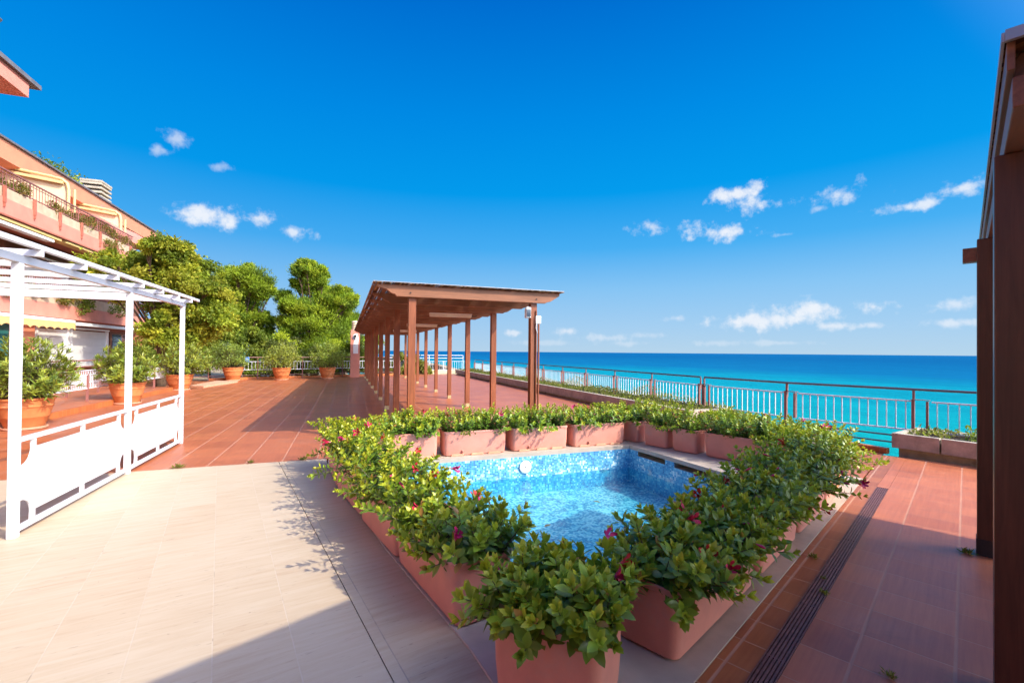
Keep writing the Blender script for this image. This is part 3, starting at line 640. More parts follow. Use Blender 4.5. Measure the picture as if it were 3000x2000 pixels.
for i, (x, y, a, c, lb) in enumerate([(2.05, 4.55, .4, (.45, .22, .08), 'dry brown leaf floating in the middle of the pool'), (3.05, 5.05, 2.1, (.40, .30, .12), 'pale dry leaf floating nearer the sea side of the pool'), (2.7, 5.95, 1.2, (.08, .07, .05), 'small dark leaf floating below the round pool light')]):
    o = leaves('floating_leaf', np.array([[0, 0, 0.]]), np.array([[math.cos(a), math.sin(a), 0.05]]), np.array([[0, 0, 1.]]), np.array([.10 if i < 2 else .06]), np.array([.05 if i < 2 else .03]), np.array([c]), 'leaf', None, .05, .05)
    o.location = (x, y, -.352); tag(o, lb, 'leaf', 'leaves floating in the pool')
# ------------------------------------------------------------------ long pergola
PG = thing('wooden_pergola', 'long brown timber pergola with reed roof in the middle of the red terrace', 'pergola', (0, 0, 0))
PY = [7.70 + 2.37 * k for k in range(9)]
def post_mesh(w, d):
    m_ = MB(); m_.box(-w / 2, w / 2, -d / 2, d / 2, .10, 2.43)
    return m_
px0, px1 = 1.02, 3.20
proto = None; shoe = None
for i, yy in enumerate(PY):
    for xx in (px0, px1):
        if proto is None:
            m_ = MB()   # two boards with a recessed web between
            m_.box(-.06, .06, -.06, -.028, .10, 2.43); m_.box(-.052, .052, -.028, .028, .10, 2.43); m_.box(-.06, .06, .028, .06, .10, 2.43)
            proto = m_.build('post', 'post', PG, bevel=.003, loc=(xx, yy, 0))
            shoe = MB().box(-.056, .056, -.056, .056, 0, .10).build('post_shoe', 'brass', proto)
        else:
            q = dup_child(proto, PG, (xx, yy, 0)); dup_child(shoe, q)
RAF = [(.45, 2.615), (.45, 2.575), (.60, 2.535), (.68, 2.475), (.73, 2.465), (.76, 2.43), (3.40, 2.43), (3.43, 2.45), (3.50, 2.465), (3.68, 2.575), (3.68, 2.615)]
rf0 = None
for i, yy in enumerate(PY):
    if rf0 is None: rf0 = MB().prism(RAF, .07, 'y', -.035).build('rafter', 'beam', PG, bevel=.004, loc=(0, yy - .09, .002))
    else: dup_child(rf0, PG, (0, yy - .09, .002))
    if i < len(PY) - 1: dup_child(rf0, PG, (0, yy + 1.10, .002))
pr0 = None
for xx in (.62, 1.05, 2.1, 3.15, 3.52):
    p_ = MB().box(xx - .03, xx + .03, 7.58, 26.75, 2.6175, 2.631).build('purlin', 'dark_beam', PG)
rg = random.Random(5); mt_ = MB(); xx = .40
while xx < 3.72:
    w_ = rg.uniform(.022, .04); y0 = 7.50
    while y0 < 26.8:
        ln = rg.uniform(1.5, 3.2); y1 = min(26.85, y0 + ln); dz = rg.uniform(0, .006); dx = rg.uniform(-.002, .002)
        mt_.box(xx + dx, xx + w_ + dx, y0, y1, 2.632 + dz, 2.641 + dz); y0 = y1 + .004
    xx += w_ + (rg.uniform(.003, .013) if rg.random() < .42 else .0008)
mt_.build('reed_mat', 'reed', PG)
ed = MB(); ed.box(.39, .43, 7.5, 26.85, 2.648, 2.660); ed.box(.43, 3.73, 7.49, 7.53, 2.648, 2.658); ed.box(3.70, 3.74, 7.53, 26.85, 2.648, 2.658)
for k in range(13): ed.box(.385, .445, 7.8 + k * 1.55, 7.84 + k * 1.55, 2.625, 2.675)
ed.build('edge_strip', 'zinc', PG)
for xx_, zz_ in ((.98, 2.50), (3.22, 2.50)): MB().tube([(xx_, 7.56, zz_), (xx_, 7.574, zz_)], .012, 8).build('bolt', 'dark', PG)
MB().tube([(3.285, 7.62, .0), (3.285, 7.62, 2.2)], .017, 10).build('conduit_pipe', 'post', PG, smooth=True)
MB().tube([(3.24, 7.625, .0), (3.24, 7.625, 2.3)], .014, 10).build('conduit_pipe', 'post', PG, smooth=True)
for k, (yy, x0, lb) in enumerate([(10.55, 1.80, 'pale fluorescent batten light under the reed roof, nearest of the three'), (15.2, 1.85, 'middle fluorescent batten light under the reed roof, partly behind the front post'), (19.9, 1.85, 'farthest fluorescent batten light under the reed roof')]):
    t = thing('batten_light', lb, 'ceiling light', (x0, yy, 2.43), 0, 'batten lights under the pergola')
    MB().prism([(-.07, -.02), (.07, -.02), (.085, 0), (-.085, 0)], 1.0, 'x', 0).build('housing', 'plastic', t, bevel=.004)
    MB().prism([(-.05, -.085), (.05, -.085), (.066, -.0205), (-.066, -.0205)], .98, 'x', .01).build('diffuser', 'lamp_glass', t, bevel=.006)
    MB().tube([(1.0, 0, -.03), (1.08, .03, -.05), (1.14, 0, -.03)], .008, 6).build('cable', 'dark', t)
t = thing('floodlight', 'small white floodlight fixed to the right front post of the pergola', 'floodlight', (3.075, 7.63, 2.25))
MB().prism([(-.05, -.09), (.05, -.09), (.045, .07), (-.02, .10), (-.05, .10)], .09, 'x', -.045).build('housing', 'plastic', t, bevel=.008)
MB().box(-.034, .034, -.062, -.052, -.07, .06).build('lens', 'glass', t)
t = thing('junction_box', 'square white junction box beside the floodlight on the pergola post', 'junction box', (3.275, 7.625, 2.13))
MB().box(-.05, .05, -.03, .03, -.07, .07).build('box', 'plastic', t, bevel=.008)
MB().tube([(-.04, -.02, -.06), (-.05, -.03, -.16), (-.02, -.02, -.24)], .006, 6).build('cable', 'plastic', t)

# ------------------------------------------------------------------ dark pergola beside the camera
NP = thing('dark_pergola', 'dark brown timber pergola at the right edge with heavy posts and sloping eave', 'pergola', (4.62, 2.10, 0), A1)
def nl(s, n): return s, n
# local frame: x along the eave (away from the camera), y towards the pool
np0 = MB(); np0.box(0, .14, -.135, -.005, 0, 2.46); pA = np0.build('post', 'dark_wood', NP, bevel=.006)
MB().box(-.004, .144, -.139, -.001, 0, .13).build('post_shoe', 'dark', pA)
dup_child(pA, NP, (-2.06, -.03, 0)); dup_child(pA, NP, (0, -5.0, 0)); dup_child(pA, NP, (-1.99, -5.0, 0))
MB().box(.02, .12, -2.8, .075, 2.29, 2.40).build('cross_beam', 'dark_beam', NP, bevel=.004)
MB().box(-2.60, 1.40, -.125, -.065, 2.462, 2.575).build('eave_beam', 'dark_beam', NP, bevel=.004)
MB().box(-2.60, 1.40, -5.05, -4.95, 2.462, 2.575).build('eave_beam', 'dark_beam', NP, bevel=.004)
for k in range(7):
    xx = -2.52 + k * .63
    MB().prism([(-5.4, 2.69), (-5.4, 2.578), (-.12, 2.578), (-.075, 2.60), (-.075, 2.66), (-.09, 2.69)], .06, 'x', xx).build('rafter', 'dark_beam', NP)
MB().box(-2.62, 1.47, -.072, -.050, 2.595, 2.70).build('fascia', 'dark_beam', NP, bevel=.003)
fs = MB(); fs.box(-2.64, 1.49, -5.5, -.045, 2.703, 2.722); fs.build('roof_mat', 'reed', NP)
MB().box(-2.645, 1.495, -.0445, -.036, 2.695, 2.728).build('edge_strip', 'zinc', NP)
tp = MB(); tp.box(-2.66, -2.641, -5.5, -.045, 2.69, 2.73); tp.build('edge_strip', 'zinc', NP)
CN = thing('villa_canopy', 'flat canopy roof of the villa behind the camera whose edge shades the travertine', 'canopy', (0, 0, 0))
MB().prism([(2.60, .46), (-9.5, -5.65), (-9.5, -9), (6, -9), (4.4, -1.5)], .10, 'z', 2.9).build('roof_slab', 'stucco', CN)
MB().box(-9, 5.5, -8.9, -8.6, 0, 2.9).build('wall', 'stucco', CN)

# ------------------------------------------------------------------ white steel frame on the left
WF = thing('white_canopy_frame', 'white painted steel canopy frame with scalloped panels on the left', 'canopy frame', (0, 0, 0))
FY = [4.87, 6.92, 8.86]; FX = -2.53
pf = MB(); pf.box(-.029, .029, -.029, .029, 0, 2.24); pf0 = pf.build('post', 'white_paint', WF, bevel=.004, loc=(FX, FY[0], 0))
for yy in FY[1:]: dup_child(pf0, WF, (FX, yy, 0))
for yy in FY: dup_child(pf0, WF, (FX - 3.4, yy, 0))
MB().box(FX - .026, FX + .026, 2.8, 8.93, 2.241, 2.305).build('side_beam', 'white_paint', WF, bevel=.003)
MB().box(FX - 3.43, FX - 3.37, 2.8, 8.93, 2.241, 2.305).build('side_beam', 'white_paint', WF, bevel=.003)
sl = MB().box(-3.5, .135, -.02, .02, 2.3065, 2.36).build('slat', 'white_paint', WF, bevel=.003, loc=(FX, 4.92, 0))
for yy in (3.6, 4.25, 5.6, 6.27, 6.95, 7.6, 8.25, 8.85): dup_child(sl, WF, (FX, yy, 0))
MB().box(FX + .09, FX + .135, 2.8, 9.25, 2.3615, 2.402).build('edge_rail', 'white_paint', WF, bevel=.003)
MB().box(FX - 3.4, FX - 3.35, 2.8, 9.25, 2.3615, 2.41).build('edge_rail', 'white_paint', WF, bevel=.003)
for y0, y1 in ((FY[0], FY[1]), (FY[1], FY[2])):
    a, b = y0 + .0295, y1 - .0295
    MB().box(FX - .017, FX + .017, a, b, .768, .805).build('top_rail', 'white_paint', WF, bevel=.002)
    MB().box(FX - .017, FX + .017, a, b, .038, .078).build('bottom_rail', 'white_paint', WF, bevel=.002)
    p0, p1, z0, z1 = a + .055, b - .055, .155, .695; r = .125
    poly = []
    for cy, cz, a0 in ((p0, z0, 90), (p1, z0, 180), (p1, z1, 270), (p0, z1, 360)):
        for k in range(9):
            t_ = R(a0 - 90 * k / 8); poly.append((cy + r * math.cos(t_), cz + r * math.sin(t_)))
    pts = []
    # small square shoulders where the scallop meets the straight edge
    MB().prism(poly, .012, 'x', FX - .006).build('panel', 'white_paint', WF)
    for k in range(3):
        yy = p0 + r + .03 + (p1 - p0 - 2 * r - .06) * k / 2
        for z0_, z1_ in ((.696, .767), (.079, .154)): MB().box(FX - .014, FX + .014, yy - .016, yy + .016, z0_, z1_).build('spacer', 'white_paint', WF)

# ------------------------------------------------------------------ railings
def railing(name, pts, label, zb, zt, zrail, post_mat='rail_brown', rail_mat='rail_dark', pairs=True, gap=.125, zpost=0.0, lower=(), panel_mat='rail_white', extra_posts=True):
    t = thing(name, label, 'railing', (0, 0, 0))
    pts = [Vector((*p, 0)) for p in pts]; hr = MB()
    pm = None
    for i, p in enumerate(pts):
        q = pts[i + 1] if i + 1 < len(pts) else None; d = (q - p).normalized() if q else (p - pts[i - 1]).normalized()
        rzz = math.atan2(d.y, d.x)
        if pm is None:
            m_ = MB(); m_.box(-.02, .02, -.025, .025, zpost, zt + .01)
            if pairs: m_.box(.16, .19, -.02, .02, zb, zt - .006); m_.box(-.03, .21, -.032, .032, zt + .0105, zt + .02); m_.box(-.016, .016, .03, .05, zt - .1, zrail - .021)
            pm = m_.build('post', post_mat, t, loc=p); pm.rotation_euler = (0, 0, rzz)
        else: dup_child(pm, t, p, (0, 0, rzz))
        if q:
            L = (q - p).length; s0 = .23 if pairs else .03; m_ = MB(); a = p + d * s0; b = q - d * .03
            m_.bar(a + Vector((0, 0, zt - .012)), b + Vector((0, 0, zt - .012)), .035, .022); m_.bar(a + Vector((0, 0, zb)), b + Vector((0, 0, zb)), .035, .02)
            k = max(2, round((b - a).length / gap))
            for j in range(k):
                c = a.lerp(b, (j + .5) / k); m_.bar(c + Vector((0, 0, zb + .011)), c + Vector((0, 0, zt - .024)), .013, .013, (d.x, d.y, 0))
            m_.build('baluster_panel', panel_mat, t)
            for zl in lower: MB().tube([p + d * .021 + Vector((0, 0, zl)), q - d * .021 + Vector((0, 0, zl))], .014, 8).build('lower_rail', rail_mat, t, smooth=True)
    if zrail > zt:
        dn = (pts[-1] - pts[0]).normalized(); nn = Vector((-dn.y, dn.x, 0)) * .04
        if pairs: MB().tube([p + nn * 1 + Vector((0, 0, zrail)) for p in pts], .02, 8).build('handrail', rail_mat, t, smooth=True)
        else: MB().tube([p + Vector((0, 0, zrail)) for p in pts], .018, 8).build('handrail', rail_mat, t, smooth=True)
        if not pairs:
            e = MB()
            for p in pts: e.bar(p + Vector((0, 0, zt + .012)), p + Vector((0, 0, zrail - .019)), .02, .02, (1, 0, 0))
            e.build('rail_support', post_mat, t)
    return t
far_pts = [(7.98, 29.2 - 1.86 * k) for k in range(12)]
railing('sea_railing', far_pts, 'long white baluster railing along the planted sea edge behind the pergola', .31, .80, .98)
near_pts = [(8.19, 6.62), (8.84, 4.82), (9.50, 3.02), (10.15, 1.22)]
railing('sea_railing', [(7.98, 8.62), (8.19, 6.62)], 'short angled span of white railing where the sea edge turns', .31, .80, .98, lower=())
railing('sea_railing', near_pts, 'white baluster railing with dark handrail over the concrete trough at the right', .31, .80, .98, lower=(.19, .07))
railing('ramp_railing', [(-6.37, 8.6), (-6.37, 10.2), (-6.37, 11.8), (-6.37, 13.45), (-6.37, 15.03), (-6.37, 16.6), (-6.37, 18.1), (-6.37, 19.45), (-6.37, 20.9)], 'white and red ramp railing behind the oleander pots', .49, .86, .0, pairs=False, gap=.085, zpost=.14)
railing('ramp_railing', [(-7.4, 14.6), (-7.4, 16.35), (-7.4, 18.1), (-7.4, 19.8), (-7.4, 21.5), (-7.4, 23.2), (-7.3, 25.0)], 'inner white railing of the raised walk, behind the red and white one', .50, .88, .0, pairs=False, gap=.10, zpost=.02)
railing('garden_fence', [(-6.9, 24.8), (-6.3, 25.9), (-4.30, 26.65), (-2.25, 27.4), (-.2, 28.25), (1.6, 28.95), (3.2, 29.6)], 'white baluster fence with a thin red top rail behind the far terracotta pots', .50, .93, 1.14, pairs=False, gap=.16, rail_mat='rail_brown', lower=(.22,))
railing('blue_fence', [(3.2, 31.0), (4.8, 31.0), (6.3, 31.0), (7.8, 31.0)], 'pale blue white railing on the low wall at the far end of the terrace', .27, .86, 0, pairs=False, gap=.16, post_mat='rail_white')
t = thing('rail_bars', 'two thin pale rails beyond the far end railing, against the sea', 'rail', (0, 0, 0))
for zz in (1.05, 1.25): MB().tube([(2.6, 31.6, zz), (7.8, 31.6, zz)], .02, 6).build('bar', 'rail_white', t)
for xx in (3.0, 5.4, 7.8): MB().tube([(xx, 31.6, -.3), (xx, 31.6, 1.27)], .02, 6).build('post', 'rail_white', t)
tag(MB().box(2.9, 8.2, 30.7, 31.2, -.5, .235).build('low_wall', 'cream'), 'low whitewashed wall under the blue white railing at the far end', 'wall')
t = thing('patio_fence', 'brown two rail fence on the patio in front of the shutters', 'fence', (0, 0, 0))
for zz in (.9, 1.11): MB().tube([(-8.5, 9, zz), (-8.5, 23.0, zz)], .022, 8).build('rail', 'rail_brown', t)
for k in range(8): MB().box(-8.52, -8.48, 9.2 + 1.95 * k, 9.24 + 1.95 * k, .02, 1.1).build('post', 'rail_brown', t)
tag(MB().bar((-6.3, 26.0, .06), (-4.32, 26.75, .06), .12, .13).bar((-4.32, 26.75, .06), (-2.25, 27.52, .06), .119, .129).bar((-2.25, 27.52, .06), (3.0, 29.7, .06), .118, .128).build('far_kerb', 'riser'), 'low red tiled kerb along the far fence behind the terracotta pots', 'kerb')
t = thing('blue_sign', 'small blue square sign on the far garden fence', 'sign', (-4.75, 26.44, 1.03), R(20))
MB().box(-.10, .10, -.008, .008, -.13, .13).build('plate', 'sign_blue', t, bevel=.003)
MB().prism([(-.02, -.04), (.03, -.01), (.02, .04), (-.03, .02)], .003, 'y', -.012).build('emblem', 'plastic', t)

# ------------------------------------------------------------------ concrete troughs on the sea edge
def ground_cover(parent, rng, x0, x1, y0, y1, z, n, hgt=.16, leaf=.05, cols=((.10, .14, .02), (.20, .20, .04), (.30, .24, .07)), name='foliage'):
    cx = rng.uniform(x0, x1, n); cy = rng.uniform(y0, y1, n); mound = .35 + .65 * (np.sin(cy * 2.1) * .5 + .5) * (np.sin(cy * .83 + cx * 3) * .5 + .5)
    P = np.stack([cx, cy, z + rng.uniform(0, 1, n) ** .7 * hgt * mound * 1.5], 1); D = rand_dir(rng, n); D[:, 2] = np.abs(D[:, 2]) + .2; N = rand_dir(rng, n)
    C = np.array(cols)[rng.integers(0, len(cols), n)] * rng.uniform(.7, 1.3, (n, 1)); L = rng.uniform(.7, 1.4, n) * leaf
    return cards(name, P, D, N, L, L * .5, C, 'tree_leaf', parent)
t = thing('concrete_trough', 'long concrete planting trough with low succulents under the sea railing', 'trough', (0, 0, 0))
m_ = MB(); m_.box(6.92, 7.05, 7.9, 30.2, .07, .32); m_.box(7.05, 8.15, 7.9, 8.03, .07, .32); m_.box(7.05, 8.15, 8.031, 30.2, -.05, .2); m_.box(8.151, 8.25, 7.9, 30.2, -.3, .3)
m_.build('trough_wall', 'concrete', t, bevel=.006)
MB().box(7.0, 8.2, 8.0, 30.1, -.2, .065).build('trough_base', 'concrete_dark', t)
MB().box(7.051, 8.149, 8.04, 30.1, .2005, .24).build('soil', 'soil', t)
rng = np.random.default_rng(40); gc = ground_cover(t, rng, 7.03, 8.3, 8.0, 30.1, .23, 15000, .17, .055)
t = thing('concrete_trough', 'weathered concrete trough with pink geraniums beside the right hand post', 'trough', (8.02, 4.66, 0), R(-77))
m_ = MB()
for x0, x1 in ((0, .56), (.58, 2.3), (2.32, 4.0)): m_.box(x0, x1, 0, .09, .11, .335)
m_.box(0, .09, .0905, .95, .11, .335); m_.box(0, 4.0, .951, 1.04, .11, .335); m_.build('trough_wall', 'concrete_dark', t, bevel=.006)
MB().box(.06, 3.9, .10, .9, -.1, .108).build('trough_base', 'concrete_dark', t); MB().box(.091, 3.99, .091, .95, .11, .27).build('soil', 'soil', t)
rng = np.random.default_rng(41); ground_cover(t, rng, .75, 3.6, .15, .9, .27, 1600, .17, .06, ((.09, .16, .02), (.16, .22, .03)))
ground_cover(t, rng, .12, .6, .15, .9, .27, 160, .07, .06, ((.30, .24, .08), (.16, .2, .03)), 'dry_foliage')
for (xx, yy, zz) in ((.95, .62, .50), (1.28, .5, .57), (1.42, .55, .56), (1.66, .4, .60), (1.8, .7, .58)):
    k = 90; P = rng.normal(0, .022, (k, 3)) * np.array([1, 1, .7]) + np.array([xx, yy, zz]); D = norm(P - np.array([xx, yy, zz - .01]))
    cards('flower', P, D, rand_dir(rng, k), np.full(k, .028), np.full(k, .022), np.array([(.62, .10, .25)] * k) * rng.uniform(.7, 1.2, (k, 1)), 'petal', t)
    MB().tube([(xx, yy, .28), (xx + .01, yy, zz)], .004, 5).build('stem', 'twig', t)
rng = np.random.default_rng(42)
for i, (x0, x1, y0, y1, zz, h_, n, lb) in enumerate([(8.5, 9.9, 9.0, 11.5, -.35, .5, 2600, 'dry scrub mound outside the railing, nearest the turn of the fence'), (8.5, 10.0, 12.5, 15.0, -.35, .55, 2600, 'dry scrub mound outside the railing beside the middle of the pergola'), (8.5, 10.4, 17, 20, -.3, .5, 2600, 'dry scrub mound outside the railing beside the back of the pergola'),
        (8.5, 10.6, 22, 28, -.3, .5, 3200, 'low scrub outside the far end of the sea railing'), (7.3, 8.1, 7.05, 7.85, .02, .42, 700, 'yellow green succulent bush at the cut end of the long trough')]):
    o = ground_cover(None, rng, x0, x1, y0, y1, zz, n, h_, .08, ((.17, .16, .04), (.26, .21, .07), (.11, .13, .02)) if i < 4 else ((.14, .2, .03), (.25, .25, .04)), 'scrub'); tag(o, lb, 'scrub', 'scrub along the sea edge')
# ------------------------------------------------------------------ terracotta pots with shrubs
def pot_shrub(x, y, label, seed, rim=.43, h=.60, base=.265, kind='oleander', rad=.66, top=1.72, n=150, tint=(1, 1, 1), z=0.0, lean=(0, 0)):
    t = thing('potted_shrub', label, 'potted shrub', (x, y, z), 0, 'shrubs in terracotta pots'); rng = np.random.default_rng(seed)
    prof = [(base - .01, .03), (base, .032), (base + (rim - base) * .42, h * .38), (base + (rim - base) * .44, h * .385), (base + (rim - base) * .45, h * .40), (base + (rim - base) * .74, h * .70), (rim * .93, h * .71), (rim * .945, h * .745), (rim * .91, h * .77), (rim * .95, h * .92),
            (rim, h * .94), (rim * 1.01, h * .985), (rim * .97, h), (rim * .90, h * .98), (rim * .87, h * .86)]
    MB().lathe(prof, 36).build('pot', 'terracotta', t, smooth=True)
    MB().lathe([(base * 1.06, 0), (base * 1.2, .012), (base * 1.22, .045), (base * 1.16, .05), (base * 1.1, .02), (.01, .02)], 32).build('saucer', 'saucer', t, smooth=True)
    MB().lathe([(rim * .89, h * .85), (rim * .8, h * .89), (.01, h * .90)], 24).build('soil', 'soil', t)
    P, D, N, L, C = [], [], [], [], []; st = MB(); H = top - h
    for i in range(n):
        a = rng.uniform(0, 6.283); u = rng.uniform(0, 1) ** .6; ex = rad * u; zz = h + H * rng.uniform(.12, 1) * math.sqrt(max(.05, 1 - (u * .9) ** 2.6))
        e = np.array([math.cos(a) * ex + lean[0], math.sin(a) * ex + lean[1], zz]); b0 = np.array([math.cos(a) * rim * .3 * u, math.sin(a) * rim * .3 * u, h * .88])
        mid = b0 * .45 + e * .55 + np.array([0, 0, (zz - h) * .12]); 
        st.tube([b0, mid, e], [.008, .006, .003], 4, False)
        d = e - mid; d /= np.linalg.norm(d); d = d + np.array([0, 0, .25]); d /= np.linalg.norm(d)
        yt = np.clip(rng.normal(.45, .25), 0, 1)
        if kind == 'oleander':
            k = 20
            for j in range(k):
                s = rng.uniform(-.55, .12) if j > 7 else rng.uniform(-.05, .08); p = e + d * s * .55 + rng.normal(0, .012, 3)
                o = rng.normal(size=3); o -= d * (o @ d); o /= np.linalg.norm(o); op = rng.uniform(.35, 1.0) if s > -.1 else rng.uniform(.8, 1.3)
                P.append(p); D.append(d * math.cos(op) + o * math.sin(op)); N.append(d * math.sin(op) - o * math.cos(op)); L.append(rng.uniform(.10, .16))
                C.append((np.array((.11, .19, .022)) * (1 - yt) + np.array((.40, .42, .045)) * yt) * rng.uniform(.65, 1.3))
        else:
            for j in range(26):
                p = e + rng.normal(0, .09, 3); dd = rng.normal(size=3); dd[2] += .3; P.append(p); D.append(dd); N.append(rng.normal(size=3) + np.array([.3, -.3, 1.0])); L.append(rng.uniform(.055, .085))
                C.append((np.array((.12, .19, .022)) * (1 - yt) + np.array((.38, .41, .05)) * yt) * rng.uniform(.6, 1.35))
    P, D, N, L, C = map(np.array, (P, D, N, L, C)); C = C * np.array(tint)
    if kind == 'oleander': leaves('foliage', P, D, N, L, L * .19, C, 'leaf', t, .18, .10)
    else: cards('foliage', P, D, N, L, L * .6, C, 'leaf', t)
    st.build('stems', 'twig', t)
pot_shrub(-5.75, 11.35, 'oleander in the big terracotta pot nearest the white frame', 51, rad=.74, top=1.70, n=270, lean=(-.03, 0))
pot_shrub(-5.75, 15.68, 'upright oleander in a terracotta pot at the middle of the raised walk step', 52, rad=.66, top=1.74, n=250, tint=(1.1, 1.08, 1), rim=.42)
pot_shrub(-5.86, 20.32, 'tall pale oleander in the terracotta pot beside the stone slab', 53, rad=.86, top=1.86, n=260, tint=(1.25, 1.15, 1.0), rim=.45, lean=(.12, 0))
pot_shrub(-5.25, 25.85, 'round leaved shrub in a terracotta pot, left of the blue sign', 54, rim=.47, h=.66, kind='round', rad=.86, top=1.85, n=190, tint=(.85, .95, 1), lean=(-.25, 0))
pot_shrub(-3.10, 25.95, 'airy round leaved shrub in a terracotta pot in front of the white fence', 55, rim=.45, h=.64, kind='round', rad=.82, top=1.78, n=150, tint=(1.2, 1.1, 1))
pot_shrub(-.95, 26.60, 'round leaved shrub in the terracotta pot half in the pergola shadow', 56, rim=.44, h=.62, kind='round', rad=.85, top=1.90, n=200, tint=(1.05, 1.1, .9))

# ------------------------------------------------------------------ pink pillar by the far fence
t = thing('pink_pillar', 'pink rendered pillar with pale irregular patch and round white vent cap', 'pillar', (.47, 27.75, 0))
MB().box(-.25, .25, -.25, .25, 0, 2.70).build('shaft', 'stucco', t, bevel=.01)
MB().lathe([(.19, 2.70), (.19, 2.86), (.205, 2.87), (.205, 2.92), (.17, 2.93), (.17, 2.99), (.205, 3.0), (.205, 3.05), (.17, 3.06), (.17, 3.12), (.205, 3.13), (.205, 3.18), (.15, 3.22), (.01, 3.25)], 28).build('vent_cap', 'cream', t, smooth=True)
MB().prism([(-.10, 1.36), (.16, 1.36), (.17, 1.9), (.20, 2.2), (.14, 2.46), (.02, 2.50), (-.08, 2.44), (-.16, 2.25), (-.06, 2.1), (-.11, 1.8)], .006, 'y', -.257).build('patch', 'plastic', t)  # thin pale plate of irregular outline on the front of the shaft
lp = MB().prism([(-.05, 2.30), (.05, 2.30), (.06, 2.42), (-.06, 2.42)], .12, 'y', -.39).build('lamp', 'dark', t, bevel=.006)
MB().box(-.012, .012, -.33, -.258, 2.18, 2.30).build('bracket', 'dark', lp)

# ------------------------------------------------------------------ apartment building
BX = -9.8
BD = thing('apartment_building', 'pink terraced apartment building with planted balconies on the left', 'building', (BX, 8, 0))
def bb(name, mat, x0, x1, y0, y1, z0, z1, bevel=0, parent=None):
    o = MB().box(x0 - BX, x1 - BX, y0 - 8, y1 - 8, z0, z1).build(name, mat, BD, bevel=bevel)
    if parent: o.parent = parent
    return o
Y0, Y1 = 6.0, 29.7
bb('ground_floor_wall', 'stucco_deep', -16, -10.4, Y0, 33.4, -.3, 2.62)
bb('fascia_band', 'stucco', -11.0, BX, Y0, Y1, 2.62, 3.12, .008)
bb('floor_slab', 'soffit', -16, -11.001, Y0, 33.0, 2.63, 3.05)
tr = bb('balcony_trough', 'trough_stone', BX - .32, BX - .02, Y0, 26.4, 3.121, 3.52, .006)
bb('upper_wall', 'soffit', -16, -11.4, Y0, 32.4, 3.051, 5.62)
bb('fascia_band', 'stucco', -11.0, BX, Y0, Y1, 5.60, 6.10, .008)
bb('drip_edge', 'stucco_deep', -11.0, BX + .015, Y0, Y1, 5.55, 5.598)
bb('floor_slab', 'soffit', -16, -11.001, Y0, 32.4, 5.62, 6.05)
bb('balcony_trough', 'trough_stone', BX - .34, BX - .03, Y0, 27.5, 6.101, 6.42, .006)
# set back top floor and the sloping roof edge
bb('top_wall', 'stucco_orange', -16, -12.3, Y0, 32.0, 6.051, 8.5)
rfm = MB(); rfm.prism([(-12.3 - BX, 8.0), (-11.55 - BX, 8.25), (-11.5 - BX, 8.9), (-16 - BX, 9.6), (-16 - BX, 8.1)], 30.5, 'y', -2.0)
rf = rfm.build('roof', 'stucco_orange', BD)
re_ = MB().prism([(-11.55 - BX, 8.905), (-11.42 - BX, 8.93), (-11.42 - BX, 9.0), (-16 - BX, 9.71), (-16 - BX, 9.605)], 30.7, 'y', -2.1).build('roof_edge', 'slate', BD); re_.parent = rf
for yy in (13.4, 17.9, 22.4, 26.75):
    w_ = MB().prism([(-12.29 - BX, 6.43), (-.42, 6.43), (-.42, 7.93), (-12.29 - BX, 8.2)], .12, 'y', yy - 8).build('partition_wall', 'cream', BD)
    f = MB(); f.tube([(-12.2 - BX, yy - 8 - .06, 8.30), (-.85, yy - 8 - .06, 8.08), (-.55, yy - 8 - .05, 8.02), (-.40, yy - 8 - .04, 7.88), (-.36, yy - 8 - .03, 7.65), (-.36, yy - 8 - .03, 6.43)], .055, 8)
    f.tube([(-.30, yy - 8 + .25, 7.75), (-.30, yy - 8 + .25, 6.45)], .045, 8); f.bar((-12.2 - BX, yy - 8 - .1, 8.12), (-.5, yy - 8 - .1, 7.88), .10, .10)
    f.build('pipe_frame', 'cream_trim', w_, smooth=True)
ch = thing('chimney_stack', 'louvred concrete chimney on the roof edge of the pink building', 'chimney', (-11.9, 28.6, 8.6)); ch.scale = (.85, .85, .88)
MB().box(-.45, .45, -.55, .55, -.2, .45).build('base', 'stucco', ch)
for k in range(4): MB().box(-.5, .5, -.6, .6, .46 + k * .24, .58 + k * .24).build('louvre', 'concrete', ch, bevel=.01)
MB().box(-.36, .36, -.46, .46, .45, 1.3).build('core', 'dark', ch); MB().box(-.52, .52, -.62, .62, 1.31, 1.42).build('cap', 'concrete', ch, bevel=.01)
# curved pink awning end
aw = MB(); n_ = 9
rings = []
for yy, s in ((26.0, .9), (29.2, 1.0), (29.75, .82)):
    rings.append([(-11.9 - BX + 2.1 * math.sin(R(90) * k / (n_ - 1)) * s, yy - 8, 6.75 + 1.15 * math.cos(R(90) * k / (n_ - 1)) * s) for k in range(n_)] + [(-11.9 - BX + 2.0 * math.sin(R(90) * k / (n_ - 1)) * s, yy - 8, 6.72 + 1.05 * math.cos(R(90) * k / (n_ - 1)) * s) for k in range(n_ - 1, -1, -1)])
aw.loft(rings).build('curved_awning', 'stucco', BD, smooth=True)
